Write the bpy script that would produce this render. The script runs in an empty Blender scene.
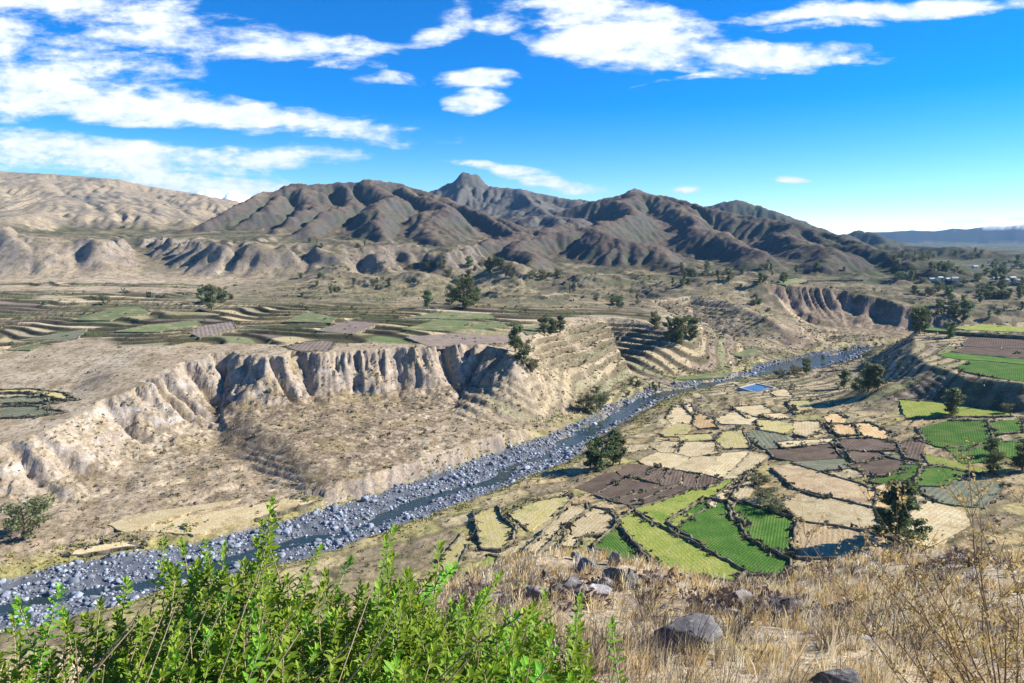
import bpy, math, random
import numpy as np
from mathutils import Vector, Matrix

# ------------------------------------------------------------------ camera, sky, sun, exposure
scene = bpy.context.scene
COL = scene.collection
FPX = 692.0
PITCH = math.atan((341.5 - 236.0) / FPX)
cam_data = bpy.data.cameras.new('camera')
cam_data.sensor_width = 36.0
cam_data.lens = 36.0 * FPX / 1024.0
cam_data.clip_start = 0.1
cam_data.clip_end = 60000.0
cam = bpy.data.objects.new('camera', cam_data)
COL.objects.link(cam)
cam.location = (0, 0, 0)
cam.rotation_euler = (math.pi / 2 - PITCH, 0, 0)
scene.camera = cam

SUN_EL = math.radians(33.0)
SUN_AZ = math.radians(82.0)          # clockwise from the view axis: the sun stands to the right
sun_dir = Vector((math.cos(SUN_EL) * math.sin(SUN_AZ), math.cos(SUN_EL) * math.cos(SUN_AZ), math.sin(SUN_EL)))
sun_data = bpy.data.lights.new('sun', 'SUN')
sun_data.energy = 5.0
sun_data.angle = math.radians(0.53)
sun_data.color = (1.0, 0.955, 0.885)
sun = bpy.data.objects.new('sun', sun_data)
COL.objects.link(sun)
sun.rotation_euler = sun_dir.to_track_quat('Z', 'Y').to_euler()

scene.view_settings.view_transform = 'Standard'
scene.view_settings.look = 'None'
scene.view_settings.exposure = 1.14
scene.view_settings.gamma = 1.0
scene.view_settings.use_curve_mapping = False
scene.cycles.use_denoising = True
scene.cycles.max_bounces = 5
scene.cycles.diffuse_bounces = 3
scene.cycles.volume_bounces = 0
scene.cycles.transparent_max_bounces = 8

world = bpy.data.worlds.new('World')
scene.world = world
world.use_nodes = True
WT = world.node_tree
world.cycles.sampling_method = 'MANUAL'
world.cycles.sample_map_resolution = 256


class NT:
    """small helper to write node trees"""
    def __init__(self, tree):
        self.t = tree
        self.n = tree.nodes
        self.l = tree.links

    def node(self, kind, **kw):
        nd = self.n.new(kind)
        for k, v in kw.items():
            setattr(nd, k, v)
        return nd

    def put(self, sock, v):
        if isinstance(v, bpy.types.NodeSocket):
            self.l.new(v, sock)
        elif v is not None:
            sock.default_value = v

    def math(self, op, a, b=None, c=None, clamp=False):
        nd = self.node('ShaderNodeMath', operation=op, use_clamp=clamp)
        self.put(nd.inputs[0], a)
        if b is not None:
            self.put(nd.inputs[1], b)
        if c is not None:
            self.put(nd.inputs[2], c)
        return nd.outputs[0]

    def ramp(self, v, lo, hi, a=0.0, b=1.0, smooth=True):
        nd = self.node('ShaderNodeMapRange', interpolation_type='SMOOTHSTEP' if smooth else 'LINEAR')
        self.put(nd.inputs[0], v)
        for i, q in enumerate((lo, hi, a, b)):
            self.put(nd.inputs[1 + i], q)
        return nd.outputs[0]

    def mix(self, fac, a, b, blend='MIX'):
        nd = self.node('ShaderNodeMix', data_type='RGBA', blend_type=blend)
        self.put(nd.inputs[0], fac)
        self.put(nd.inputs[6], a if isinstance(a, bpy.types.NodeSocket) else (*a, 1.0))
        self.put(nd.inputs[7], b if isinstance(b, bpy.types.NodeSocket) else (*b, 1.0))
        return nd.outputs[2]

    def noise(self, vec, scale, detail=4.0, rough=0.55, dist=0.0):
        nd = self.node('ShaderNodeTexNoise')
        self.put(nd.inputs['Vector'], vec)
        nd.inputs['Scale'].default_value = scale
        nd.inputs['Detail'].default_value = detail
        nd.inputs['Roughness'].default_value = rough
        nd.inputs['Distortion'].default_value = dist
        return nd.outputs['Fac']

    def mapping(self, vec, scale=(1, 1, 1), rot=(0, 0, 0), loc=(0, 0, 0)):
        nd = self.node('ShaderNodeMapping')
        self.put(nd.inputs[0], vec)
        nd.inputs['Location'].default_value = loc
        nd.inputs['Rotation'].default_value = rot
        nd.inputs['Scale'].default_value = scale
        return nd.outputs[0]


def build_world():
    n = NT(WT)
    WT.nodes.clear()
    out = n.node('ShaderNodeOutputWorld')
    bg = n.node('ShaderNodeBackground')
    bg.inputs[1].default_value = 0.10
    sky = n.node('ShaderNodeTexSky', sky_type='NISHITA')
    sky.sun_disc = False
    sky.sun_elevation = SUN_EL
    sky.sun_rotation = SUN_AZ
    sky.altitude = 3400.0
    sky.air_density = 1.0
    sky.dust_density = 0.25
    sky.ozone_density = 2.0
    hsv = n.node('ShaderNodeHueSaturation')
    hsv.inputs['Saturation'].default_value = 1.55
    hsv.inputs['Value'].default_value = 1.0
    hsv.inputs['Hue'].default_value = 0.509
    n.l.new(sky.outputs[0], hsv.inputs['Color'])
    tc = n.node('ShaderNodeTexCoord')
    sep = n.node('ShaderNodeSeparateXYZ')
    n.l.new(tc.outputs['Generated'], sep.inputs[0])
    X, Y, Z = sep.outputs
    # clouds lie on one high level deck: direction -> place on the deck (km)
    zc = n.math('MAXIMUM', Z, 0.02)
    px = n.math('DIVIDE', X, zc)
    py = n.math('DIVIDE', Y, zc)
    comb = n.node('ShaderNodeCombineXYZ')
    n.l.new(px, comb.inputs[0]); n.l.new(py, comb.inputs[1])
    # tangent-plane coordinates of a direction ahead (u to the side, w up)
    yc = n.math('MAXIMUM', Y, 0.05)
    u = n.math('DIVIDE', X, yc)
    w = n.math('DIVIDE', Z, yc)
    uw = n.node('ShaderNodeCombineXYZ')
    n.l.new(u, uw.inputs[0]); n.l.new(w, uw.inputs[1])
    # cloud banks: (px, py, half width, half height, tilt deg, weight) as seen from the viewpoint
    banks = [
        (20, 40, 200, 40, 4, .62), (110, 102, 320, 24, 6, 1.15), (230, 118, 190, 14, 3.5, 1.15), (20, 88, 170, 34, 0, .85),
        (210, 38, 210, 20, 4, .8), (330, 44, 90, 15, 3, .8), (60, 6, 200, 20, 0, .8), (60, 152, 220, 20, 6, 1.05),
        (250, 160, 110, 13, 0, .9), (120, 172, 180, 14, 5, .9), (215, 187, 100, 14, 0, 1.2), (170, 127, 52, 8, 2, .8),
        (470, 84, 52, 11, -2, .95), (476, 103, 42, 11, -2, 1.0), (440, 24, 40, 13, -25, .7), (396, 80, 30, 9, 8, .55),
        (640, 40, 150, 30, 6, 1.15), (720, 48, 150, 17, 3, 1.15), (620, 15, 110, 16, 6, .9), (505, 22, 50, 9, 3, .9), (690, 76, 62, 4.5, -8, .9),
        (900, 6, 150, 13, -3, 1.1), (830, 25, 50, 7, 0, .7),
        (500, 172, 62, 6, 6, .95), (560, 186, 58, 7, 8, 1.0), (699, 190, 22, 4.5, 0, .95), (784, 180, 20, 4.5, 0, .95),
        (960, 216, 25, 3.5, 0, .95), (1010, 216, 20, 2.5, 0, .5), 
    ]
    cp, sp = math.cos(PITCH), math.sin(PITCH)

    def uwof(a, b):
        cx, cy = (a - 512) / FPX, (341.5 - b) / FPX
        dy = cp + cy * sp
        return cx / dy, (-sp + cy * cp) / dy
    warp = n.node('ShaderNodeTexNoise')
    warp.inputs['Scale'].default_value = 7.0
    warp.inputs['Detail'].default_value = 3.0
    n.l.new(n.mapping(uw.outputs[0], (0.6, 1.6, 1)), warp.inputs['Vector'])
    ws = n.node('ShaderNodeSeparateColor')
    n.l.new(warp.outputs['Color'], ws.inputs[0])
    u2 = n.math('MULTIPLY_ADD', n.math('SUBTRACT', ws.outputs[0], 0.5), 0.16, u)
    w2 = n.math('MULTIPLY_ADD', n.math('SUBTRACT', ws.outputs[1], 0.5), 0.05, w)
    uw2 = n.node('ShaderNodeCombineXYZ')
    n.l.new(u2, uw2.inputs[0]); n.l.new(w2, uw2.inputs[1])
    total = None
    for (a, b, hw, hh, tilt, wt) in banks:
        u0, w0 = uwof(a, b)
        A, B = hw / FPX, hh / FPX
        mp = n.node('ShaderNodeMapping', vector_type='TEXTURE')
        n.l.new(uw2.outputs[0], mp.inputs[0])
        mp.inputs['Location'].default_value = (u0, w0, 0)
        mp.inputs['Rotation'].default_value = (0, 0, math.radians(-tilt))
        mp.inputs['Scale'].default_value = (A, B, 1)
        dt = n.node('ShaderNodeVectorMath', operation='DOT_PRODUCT')
        n.l.new(mp.outputs[0], dt.inputs[0]); n.l.new(mp.outputs[0], dt.inputs[1])
        v = n.math('MULTIPLY_ADD', dt.outputs['Value'], -wt, wt)
        total = v if total is None else n.math('SMOOTH_MAX', total, v, 0.15)
    total = n.math('MAXIMUM', total, -0.6)
    # the rest of the sky carries a few scattered clouds of the same kind
    far = n.ramp(n.noise(n.mapping(comb.outputs[0], (0.10, 0.25, 1), loc=(3.1, 1.7, 0)), 1.0, 3.0), 0.55, 0.8, -0.6, 0.9)
    inview = n.math('MULTIPLY', n.ramp(Y, 0.45, 0.6), n.ramp(n.math('ABSOLUTE', u), 0.95, 0.8))
    inview = n.math('MULTIPLY', inview, n.ramp(w, 0.5, 0.4))
    tot = n.node('ShaderNodeMix', data_type='FLOAT')
    n.l.new(inview, tot.inputs[0]); n.l.new(far, tot.inputs[2]); n.l.new(total, tot.inputs[3])
    nz = n.noise(n.mapping(uw.outputs[0], (0.8, 3.0, 1), rot=(0, 0, .06)), 10.0, 8.0, 0.60, 0.25)
    nz2 = n.noise(n.mapping(uw.outputs[0], (1.0, 2.0, 1)), 38.0, 5.0, 0.6)
    dens = n.math('ADD', tot.outputs[0], n.math('MULTIPLY', n.math('SUBTRACT', nz, 0.515), 3.2))
    dens = n.math('ADD', dens, n.math('MULTIPLY', n.math('SUBTRACT', nz2, 0.5), .8))
    alpha = n.ramp(dens, 0.02, 0.85)
    alpha = n.math('MULTIPLY', alpha, n.ramp(Z, 0.0, 0.03))
    thick = n.ramp(n.math('ADD', dens, n.math('MULTIPLY', n.math('SUBTRACT', nz2, .5), 2.2)), 0.1, 1.5)
    ccol = n.mix(thick, (3.7, 4.3, 5.0), (5.6, 5.7, 5.8))
    col = n.mix(n.math('MULTIPLY', alpha, 0.97), hsv.outputs[0], ccol)
    n.l.new(col, bg.inputs[0])
    n.l.new(bg.outputs[0], out.inputs[0])


build_world()

# ------------------------------------------------------------------ numeric helpers
rng = np.random.default_rng(7)
random.seed(7)
cP, sP = math.cos(PITCH), math.sin(PITCH)


def ray(u, v):
    cx, cy = (u - 512.0) / FPX, (341.5 - v) / FPX
    return np.array([cx, cP + cy * sP, -sP + cy * cP])


def at_z(u, v, z):
    d = ray(u, v)
    return d * (z / d[2])


def at_d(u, v, dist):
    d = ray(u, v)
    return d * (dist / d[1])


_PERM = np.random.default_rng(11).permutation(256).astype(np.int64)
_PERM = np.concatenate([_PERM, _PERM, _PERM])
_ANG = np.random.default_rng(12).uniform(0, 2 * np.pi, 256)
_GX, _GY = np.cos(_ANG), np.sin(_ANG)
_RND = np.random.default_rng(13).uniform(0, 1, 256)


def perlin(x, y):
    xi = np.floor(x).astype(np.int64); yi = np.floor(y).astype(np.int64)
    xf = x - xi; yf = y - yi
    xi &= 255; yi &= 255
    u = xf * xf * xf * (xf * (xf * 6 - 15) + 10); v = yf * yf * yf * (yf * (yf * 6 - 15) + 10)
    def g(ix, iy, dx, dy):
        h = _PERM[_PERM[ix] + iy]
        return _GX[h] * dx + _GY[h] * dy
    a = g(xi, yi, xf, yf); b = g(xi + 1, yi, xf - 1, yf)
    c = g(xi, yi + 1, xf, yf - 1); d = g(xi + 1, yi + 1, xf - 1, yf - 1)
    return (a + u * (b - a) + v * ((c + u * (d - c)) - (a + u * (b - a)))) * 1.5


def fbm(x, y, octv=4, gain=0.5, seed=0.0):
    s = np.zeros_like(x); a = 1.0; f = 1.0; t = 0.0
    for i in range(octv):
        s += a * perlin(x * f + seed + 17.3 * i, y * f - seed + 9.1 * i)
        t += a; a *= gain; f *= 2.03
    return s / t


def ridged(x, y, octv=4, gain=0.5, seed=0.0):
    s = np.zeros_like(x); a = 1.0; f = 1.0; t = 0.0
    for i in range(octv):
        s += a * (1.0 - np.abs(perlin(x * f + seed + 7.7 * i, y * f + seed * .7 - 3.1 * i)) * 1.6)
        t += a; a *= gain; f *= 2.1
    return s / t


def h1(i):
    return _RND[_PERM[np.asarray(i).astype(np.int64) & 255]]


def h2(i, j):
    i = np.asarray(i).astype(np.int64) & 255; j = np.asarray(j).astype(np.int64) & 255
    return _RND[_PERM[_PERM[i] + j]]


def sstep(a, b, x):
    t = np.clip((x - a) / (b - a), 0, 1)
    return t * t * (3 - 2 * t)


def smax(a, b, k):
    h = np.clip(0.5 + 0.5 * (a - b) / k, 0, 1)
    return b + (a - b) * h + k * h * (1 - h)


def lerp(a, b, t):
    return a + (b - a) * t


class RBF:
    def __init__(self, pts):
        p = np.array(pts, float)
        self.p = p[:, :2]
        n = len(p)
        K = np.hypot(p[:, None, 0] - p[None, :, 0], p[:, None, 1] - p[None, :, 1])
        A = np.zeros((n + 1, n + 1)); A[:n, :n] = K; A[:n, n] = 1; A[n, :n] = 1
        self.w = np.linalg.solve(A, np.append(p[:, 2], 0))

    def __call__(self, x, y):
        s = np.full_like(x, self.w[-1])
        for (px, py), w in zip(self.p, self.w[:-1]):
            s += w * np.hypot(x - px, y - py)
        return s


def polyline_near(x, y, P, extra=()):
    """nearest point on an open polyline: distance, side (+ left of travel), arclength, extra attributes"""
    best = np.full_like(x, 1e18); side = np.zeros_like(x); tt = np.zeros_like(x)
    ex = [np.zeros_like(x) for _ in extra]
    qx = np.zeros_like(x); qy = np.zeros_like(x)
    L = 0.0
    for i in range(len(P) - 1):
        ax, ay = P[i][:2]; bx, by = P[i + 1][:2]
        dx, dy = bx - ax, by - ay
        l = math.hypot(dx, dy)
        t = np.clip(((x - ax) * dx + (y - ay) * dy) / (l * l), 0, 1)
        cx, cy = ax + t * dx, ay + t * dy
        d2 = (x - cx) ** 2 + (y - cy) ** 2
        m = d2 < best
        best = np.where(m, d2, best)
        side = np.where(m, dx * (y - ay) - dy * (x - ax), side)
        tt = np.where(m, L + t * l, tt)
        qx = np.where(m, cx, qx); qy = np.where(m, cy, qy)
        for k, e in enumerate(extra):
            ex[k] = np.where(m, e[i] + (e[i + 1] - e[i]) * t, ex[k])
        L += l
    return np.sqrt(best), np.sign(side), tt, qx, qy, ex


def in_poly(x, y, P):
    ins = np.zeros(x.shape, bool)
    n = len(P)
    for i in range(n):
        ax, ay = P[i][:2]; bx, by = P[(i + 1) % n][:2]
        if ay == by:
            continue
        c = ((ay > y) != (by > y)) & (x < (bx - ax) * (y - ay) / (by - ay) + ax)
        ins ^= c
    return ins

# ------------------------------------------------------------------ shape of the land (metres, eye at the origin)
RIVER_Z = -120.0
river_px = [(-60, 625), (40, 600), (100, 586), (200, 566), (300, 541), (400, 508), (470, 483), (540, 456), (590, 430), (625, 410),
            (660, 395), (710, 384), (760, 375), (800, 365), (835, 357), (870, 347)]
RIVER = [(-700.0, 60.0), (-330.0, 150.0)] + [tuple(at_z(a, b, RIVER_Z)[:2]) for a, b in river_px] + [(560.0, 800.0), (900.0, 830.0), (3000.0, 1000.0)]

_rl = np.concatenate([[0], np.cumsum([math.hypot(RIVER[i + 1][0] - RIVER[i][0], RIVER[i + 1][1] - RIVER[i][1]) for i in range(len(RIVER) - 1)])])


def river_t(px):
    return float(np.interp(px, [p[0] for p in river_px], _rl[2:2 + len(river_px)]))


T_CUT0, T_CUT1 = river_t(325), river_t(555)
T_N0, T_P0, T_P1 = river_t(540), river_t(765), river_t(830)

edge_px = [(-300, 520, -98, .4), (-120, 480, -94, .45), (0, 447, -91, .5), (40, 434, -89.5, .5), (75, 418, -88, .55), (105, 402, -85, .65),
           (150, 384, -80, .8), (190, 364, -75.5, 1), (228, 353, -73, 1), (265, 360, -73.5, 1), (300, 354, -73, 1), (345, 352, -73, 1),
           (400, 349, -73, 1), (440, 346, -73, 1), (470, 343, -72.5, 1), (500, 350, -75, .8), (515, 362, -80, .5), (524, 350, -82, .2),
           (528, 336, -79, 0), (545, 328, -77.5, 0), (575, 320, -77, 0), (605, 317, -77, 0), (640, 321, -79, 0), (665, 328, -82, 0),
           (680, 330, -83, 0), (668, 312, -78, 0), (650, 300, -74, 0), (690, 297, -73.5, 0), (735, 304, -77, 0), (770, 318, -88, 0),
           (795, 336, -103, 0), (800, 325, -100, .2), (780, 305, -85, .5), (770, 293, -72, 1), (800, 291, -70, 1), (840, 290, -69, 1),
           (880, 298, -77, 1), (915, 309, -88, 1), (960, 318, -97, .7), (1060, 320, -100, .5)]
EDGE = [tuple(at_z(a, b, z)) for a, b, z, c in edge_px]
EDGE_C = [c for *_, c in edge_px]
EDGE = [(-900.0, 250.0, -100.0)] + EDGE + [(1400.0, 900.0, -100.0), (3500.0, 1100.0, -100.0)]
EDGE_C = [1] + EDGE_C + [.5, .5]
NORTH_POLY = [e[:2] for e in EDGE] + [(3500, 30000), (-3500, 30000), (-3500, 250)]

plat_px = [(30, 400, -88), (70, 392, -86.5), (112, 374, -78), (40, 367, -79.5), (130, 350, -73.5), (0, 349, -76), (-200, 360, -80),
           (250, 343, -72), (380, 336, -71.5), (480, 325, -72.5), (120, 312, -70), (300, 312, -70.5), (450, 305, -71.5), (560, 300, -72.5),
           (0, 290, -64), (200, 285, -64), (400, 285, -67), (550, 285, -70), (620, 285, -70), (720, 280, -70), (850, 275, -70), (950, 285, -78)]
PLAT = RBF([e for e in EDGE[1:-2]] + [tuple(at_z(a, b, z)) for a, b, z in plat_px] +
           [(-1500, 700, -60), (-1200, 1200, -52), (0, 1200, -56), (600, 1250, -64), (1200, 1300, -76), (2500, 1500, -88), (0, 3000, -50),
            (-2500, 3000, -30), (2500, 4000, -80), (0, 9000, -60), (5000, 9000, -85), (-5000, 9000, -20)])

SPUR = [tuple(at_z(a, b, z)) for a, b, z in [(1250, 392, -78), (1024, 383, -80), (960, 376, -82), (925, 363, -82), (911, 350, -83),
                                             (914, 336, -80), (930, 326, -78), (1024, 322, -76), (1250, 322, -76)]]
SPURTOP = RBF([s for s in SPUR])

bluff_px = [(-300, 224, 1000), (-120, 226, 1000), (0, 227, 1000), (50, 230, 1010), (68, 238, 1080), (100, 238, 1040), (120, 240, 1150), (133, 236, 1290),
            (175, 238, 1160), (218, 243, 1060), (260, 245, 1050), (296, 247, 1060), (302, 245, 1130), (318, 248, 1060), (345, 250, 1040),
            (352, 248, 1110), (386, 250, 1040), (395, 247, 1120), (440, 251, 1080), (468, 252, 1150), (478, 246, 1300)]
BLUFF = [tuple(at_d(a, b, d)) for a, b, d in bluff_px]
BLUFF_POLY = [b[:2] for b in BLUFF] + [(-100, 4000), (-3500, 4000), (-3500, 1000)]

ridge_px = [
    # which mountain, side slope, ridge line
    (1, .62, [(205, 222, 1500), (235, 206, 1600), (262, 192, 1750), (300, 185, 1850), (340, 182, 1900), (375, 180, 1900), (412, 186, 1950),
              (445, 197, 1900), (480, 212, 1800), (515, 232, 1600)]),
    (1, .72, [(300, 185, 1850), (285, 206, 1600), (258, 228, 1420)]),
    (1, .78, [(375, 180, 1900), (372, 200, 1650), (385, 216, 1500), (402, 236, 1330)]),
    (1, .80, [(412, 186, 1950), (424, 206, 1650), (445, 224, 1480), (472, 248, 1280)]),
    (1, .74, [(340, 182, 1900), (325, 206, 1600), (312, 230, 1380)]),
    (2, .42, [(380, 204, 3300), (430, 191, 3300), (450, 185, 3300), (465, 179, 3300), (480, 185, 3300), (520, 189, 3200), (560, 197, 3200), (610, 204, 3100)]),
    (2, 1.0, [(462, 172, 3300), (468, 172, 3300)]),
    (2, .40, [(520, 189, 3200), (535, 205, 2600), (560, 220, 1900)]),
    (3, .48, [(555, 212, 2300), (600, 199, 2300), (637, 192, 2300), (665, 195, 2250), (705, 206, 2100), (745, 214, 2000), (800, 225, 1800),
              (850, 239, 1600), (885, 252, 1400), (908, 266, 1250)]),
    (3, .64, [(637, 192, 2300), (625, 212, 1900), (600, 225, 1550), (640, 239, 1350), (690, 263, 1180)]),
    (3, .66, [(705, 206, 2100), (700, 226, 1700), (735, 246, 1450), (765, 268, 1230)]),
    (3, .62, [(800, 225, 1800), (800, 243, 1500), (830, 266, 1230)]),
    (3, .68, [(600, 225, 1550), (560, 236, 1400), (530, 264, 1130)]),
    (3, .68, [(560, 220, 1900), (520, 232, 1600), (495, 252, 1270)]),
    (4, .5, [(612, 198, 3400), (635, 188, 3400), (658, 197, 3400)]),
    (5, .42, [(690, 210, 3600), (720, 202, 3600), (737, 199, 3600), (762, 206, 3500), (800, 219, 3400), (830, 231, 3300)]),
    (5, .4, [(850, 233, 3600), (866, 229, 3600), (885, 237, 3600)]),
    (6, .20, [(-300, 166, 2600), (-100, 169, 2600), (0, 171, 2600), (60, 174, 2600), (120, 179, 2600), (150, 186, 2650), (175, 191, 2800),
              (205, 199, 2900), (240, 209, 2900), (275, 222, 2900)]),
    (6, .35, [(30, 181, 2300), (62, 200, 1900), (30, 215, 1500), (0, 222, 1250)]),
    (6, .30, [(130, 188, 2500), (165, 205, 2100), (190, 222, 1700)]),
    (3, .34, [(885, 252, 1400), (935, 268, 1180), (985, 288, 1060), (1040, 300, 1000)]),
    (3, .24, [(880, 244, 2300), (950, 247, 2100), (1030, 256, 1850), (1150, 270, 1600)]),
    (7, .42, [(140, 202, 9000), (180, 196, 9000), (196, 192, 9000), (213, 185, 9000), (224, 191, 9000), (236, 188, 9000), (252, 198, 9000), (275, 204, 9000)]),
    (8, .20, [(780, 238, 9000), (880, 231, 9000), (940, 229.5, 9000), (985, 226, 9000), (1030, 223, 9000), (1300, 214, 9000)]),
]
RIDGES = [(k, s, [tuple(at_d(a, b, d)) for a, b, d in pts]) for k, s, pts in ridge_px]

MX0, MX1, MY0, MY1, MC = -2500.0, 2500.0, 950.0, 4300.0, 6.5


def far_base(x, y):
    """plain, bluffs and mountains before erosion; also says which mountain a place belongs to"""
    z = PLAT(x, y)
    d, _, t, qx, qy, ex = polyline_near(x, y, BLUFF, ([b[2] for b in BLUFF],))
    ins = in_poly(x, y, BLUFF_POLY)
    e = np.where(ins, d, -d)
    gul = np.maximum(0, fbm(t / 34.0, t * 0 + 3.3, 3, .6, 5.0) + .05)
    e = e - gul * 55 * np.exp(-np.abs(e) / 90) + fbm(x / 40, y / 40, 3, .5, 2.0) * 7
    c = np.maximum(-e, 0)
    top = ex[0] + np.minimum(np.maximum(e, 0), 500) * .018
    bz = top - (1.7 * np.minimum(c, 9) + .55 * np.maximum(c - 9, 0))
    z = smax(bz, z, 5.0)
    wx = x + fbm(x / 380, y / 380, 3, .45, 1.0) * 120
    wy = y + fbm(x / 380, y / 380, 3, .45, 21.0) * 120
    lab = np.zeros(x.shape, np.int32)
    rel = sstep(-480, -260, x) * sstep(1750, 1250, y)
    z = z + rel * ((ridged(x / 150, y / 110, 4, .5, 6.6) - .62) * 22 + fbm(x / 60, y / 60, 3, .5, 7.7) * 4)
    base = z.copy()
    mz = np.full_like(z, -1e9)
    dmin = np.full_like(z, 1e9)
    seen = set()
    for k, s, P in RIDGES:
        if k >= 7:
            continue
        main = k not in seen or k == 2
        seen.add(k)
        dd, _, tt, qx, qy, (zz,) = polyline_near(wx, wy, P, ([p[2] for p in P],))
        dt, *_r, (z2,) = polyline_near(x, y, P, ([p[2] for p in P],))
        dmin = np.minimum(dmin, dt)
        if main:
            dd = np.where(dt < 60, lerp(dt, dd, dt / 60), dd)
            zz = lerp(z2, zz, np.clip(dt / 60, 0, 1))
        else:
            zz = zz + fbm(tt / 110, tt * 0 + k, 3, .5, 8.8) * 16
        rr = 8.0 if main else 22.0
        dd = np.sqrt(dd * dd + rr * rr) - rr
        cand = zz - s * dd * (1 - .25 * np.clip(dd / 400, 0, 1))
        m = cand > mz
        lab = np.where(m & (cand > base), k, lab)
        mz = smax(cand, mz, 14.0)
    z = smax(mz, z, 6.0)
    h = np.clip((z - base) / 60.0, 0, 1) * np.clip(dmin / 150, .18, 1)
    z = z + h * (fbm(x / 190, y / 190, 5, .5, 8.0) * np.where(lab == 6, 8, 15) + (ridged(x / 300, y / 300, 5, .5, 4.0) - .6) * np.where(lab == 6, 4, np.where(lab == 3, 22, 34)))
    return z, lab, base


def erode(Z, n_drops, batches, steps=46, seed=3):
    g = np.random.default_rng(seed)
    Hh, Ww = Z.shape
    Z = Z.copy()
    for b in range(batches):
        px = g.uniform(2, Ww - 4, n_drops); py = g.uniform(2, Hh - 4, n_drops)
        dx = np.zeros(n_drops); dy = np.zeros(n_drops)
        vel = np.ones(n_drops); wat = np.ones(n_drops); sed = np.zeros(n_drops)
        for s in range(steps):
            ix = px.astype(int); iy = py.astype(int)
            fx = px - ix; fy = py - iy
            i00 = iy * Ww + ix
            F = Z.ravel()
            a, b_, c, d = F[i00], F[i00 + 1], F[i00 + Ww], F[i00 + Ww + 1]
            gx = (b_ - a) * (1 - fy) + (d - c) * fy
            gy = (c - a) * (1 - fx) + (d - b_) * fx
            h = a * (1 - fx) * (1 - fy) + b_ * fx * (1 - fy) + c * (1 - fx) * fy + d * fx * fy
            dx = dx * .25 - gx * .75; dy = dy * .25 - gy * .75
            l = np.hypot(dx, dy) + 1e-9
            dx /= l; dy /= l
            nx = np.clip(px + dx, 1, Ww - 3); ny = np.clip(py + dy, 1, Hh - 3)
            jx = nx.astype(int); jy = ny.astype(int)
            ux = nx - jx; uy = ny - jy
            j = jy * Ww + jx
            nh = F[j] * (1 - ux) * (1 - uy) + F[j + 1] * ux * (1 - uy) + F[j + Ww] * (1 - ux) * uy + F[j + Ww + 1] * ux * uy
            dh = nh - h
            cap = np.maximum(-dh, .02) * vel * wat * 3.2
            dep = np.where(dh > 0, np.minimum(dh * .3, sed), np.where(sed > cap, (sed - cap) * .25, 0))
            ero = np.where((dh <= 0) & (sed <= cap), np.minimum((cap - sed) * .28, -dh * .6), 0)
            ch = dep - ero
            sed = sed - ch
            w = np.concatenate([ch * (1 - fx) * (1 - fy), ch * fx * (1 - fy), ch * (1 - fx) * fy, ch * fx * fy])
            idx = np.concatenate([i00, i00 + 1, i00 + Ww, i00 + Ww + 1])
            Z += np.clip(np.bincount(idx, w, Hh * Ww), -.35, .2).reshape(Hh, Ww)
            vel = np.sqrt(np.clip(vel * vel - dh * .6, .05, 16))
            wat *= .985
            px, py = nx, ny
    return Z


gxs = np.arange(MX0, MX1, MC); gys = np.arange(MY0, MY1, MC)
GX, GY = np.meshgrid(gxs, gys)
MZ0, MLAB, MBASE = far_base(GX, GY)
MZ = erode(MZ0, 32000, 8)
MZ = np.clip(MZ, MZ0 - 45, MZ0 + 5)
MZ = MZ * .88 + .03 * (np.roll(MZ, 1, 0) + np.roll(MZ, -1, 0) + np.roll(MZ, 1, 1) + np.roll(MZ, -1, 1))
MCUT = np.clip((MZ0 - MZ) / 12.0, -1, 1)          # + where water has cut a gully


def bilin(A, x, y):
    fx = np.clip((x - MX0) / MC, 0, A.shape[1] - 1.001); fy = np.clip((y - MY0) / MC, 0, A.shape[0] - 1.001)
    ix = fx.astype(int); iy = fy.astype(int); fx = fx - ix; fy = fy - iy
    return (A[iy, ix] * (1 - fx) + A[iy, ix + 1] * fx) * (1 - fy) + (A[iy + 1, ix] * (1 - fx) + A[iy + 1, ix + 1] * fx) * fy


def near_lab(x, y):
    ix = np.clip(((x - MX0) / MC + .5).astype(int), 0, MLAB.shape[1] - 1); iy = np.clip(((y - MY0) / MC + .5).astype(int), 0, MLAB.shape[0] - 1)
    inside = (x > MX0) & (x < MX1) & (y > MY0) & (y < MY1)
    return np.where(inside, MLAB[iy, ix], 0)


BUMPS = [(*at_d(505, 270, 1010)[:2], 30, 55, 45), (*at_d(590, 272, 985)[:2], 22, 75, 50), (*at_d(725, 281, 905)[:2], 17, 95, 50),
         (*at_z(884, 409, -108)[:2], 10, 22, 24), (*at_d(330, 268, 1010)[:2], 16, 60, 40), (*at_d(420, 268, 1000)[:2], 14, 50, 35)]


def plateau_cells(x, y):
    """small farm plots on the terraces: row, column, distance to the plot's edge, position inside the row"""
    wx = x + fbm(x / 130, y / 130, 2, .5, 31.0) * 45
    wy = y + fbm(x / 150, y / 150, 2, .5, 41.0) * 60 + .12 * x
    ry = wy / 21.0
    row = np.floor(ry)
    fr = ry - row
    cw = 34 + 60 * h1(row + 5)
    cx = wx / cw + h1(row) * 7
    colm = np.floor(cx)
    fc = cx - colm
    ed = np.minimum(np.minimum(fr, 1 - fr) * 21.0, np.minimum(fc, 1 - fc) * cw)
    return row, colm, ed, fr


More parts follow.
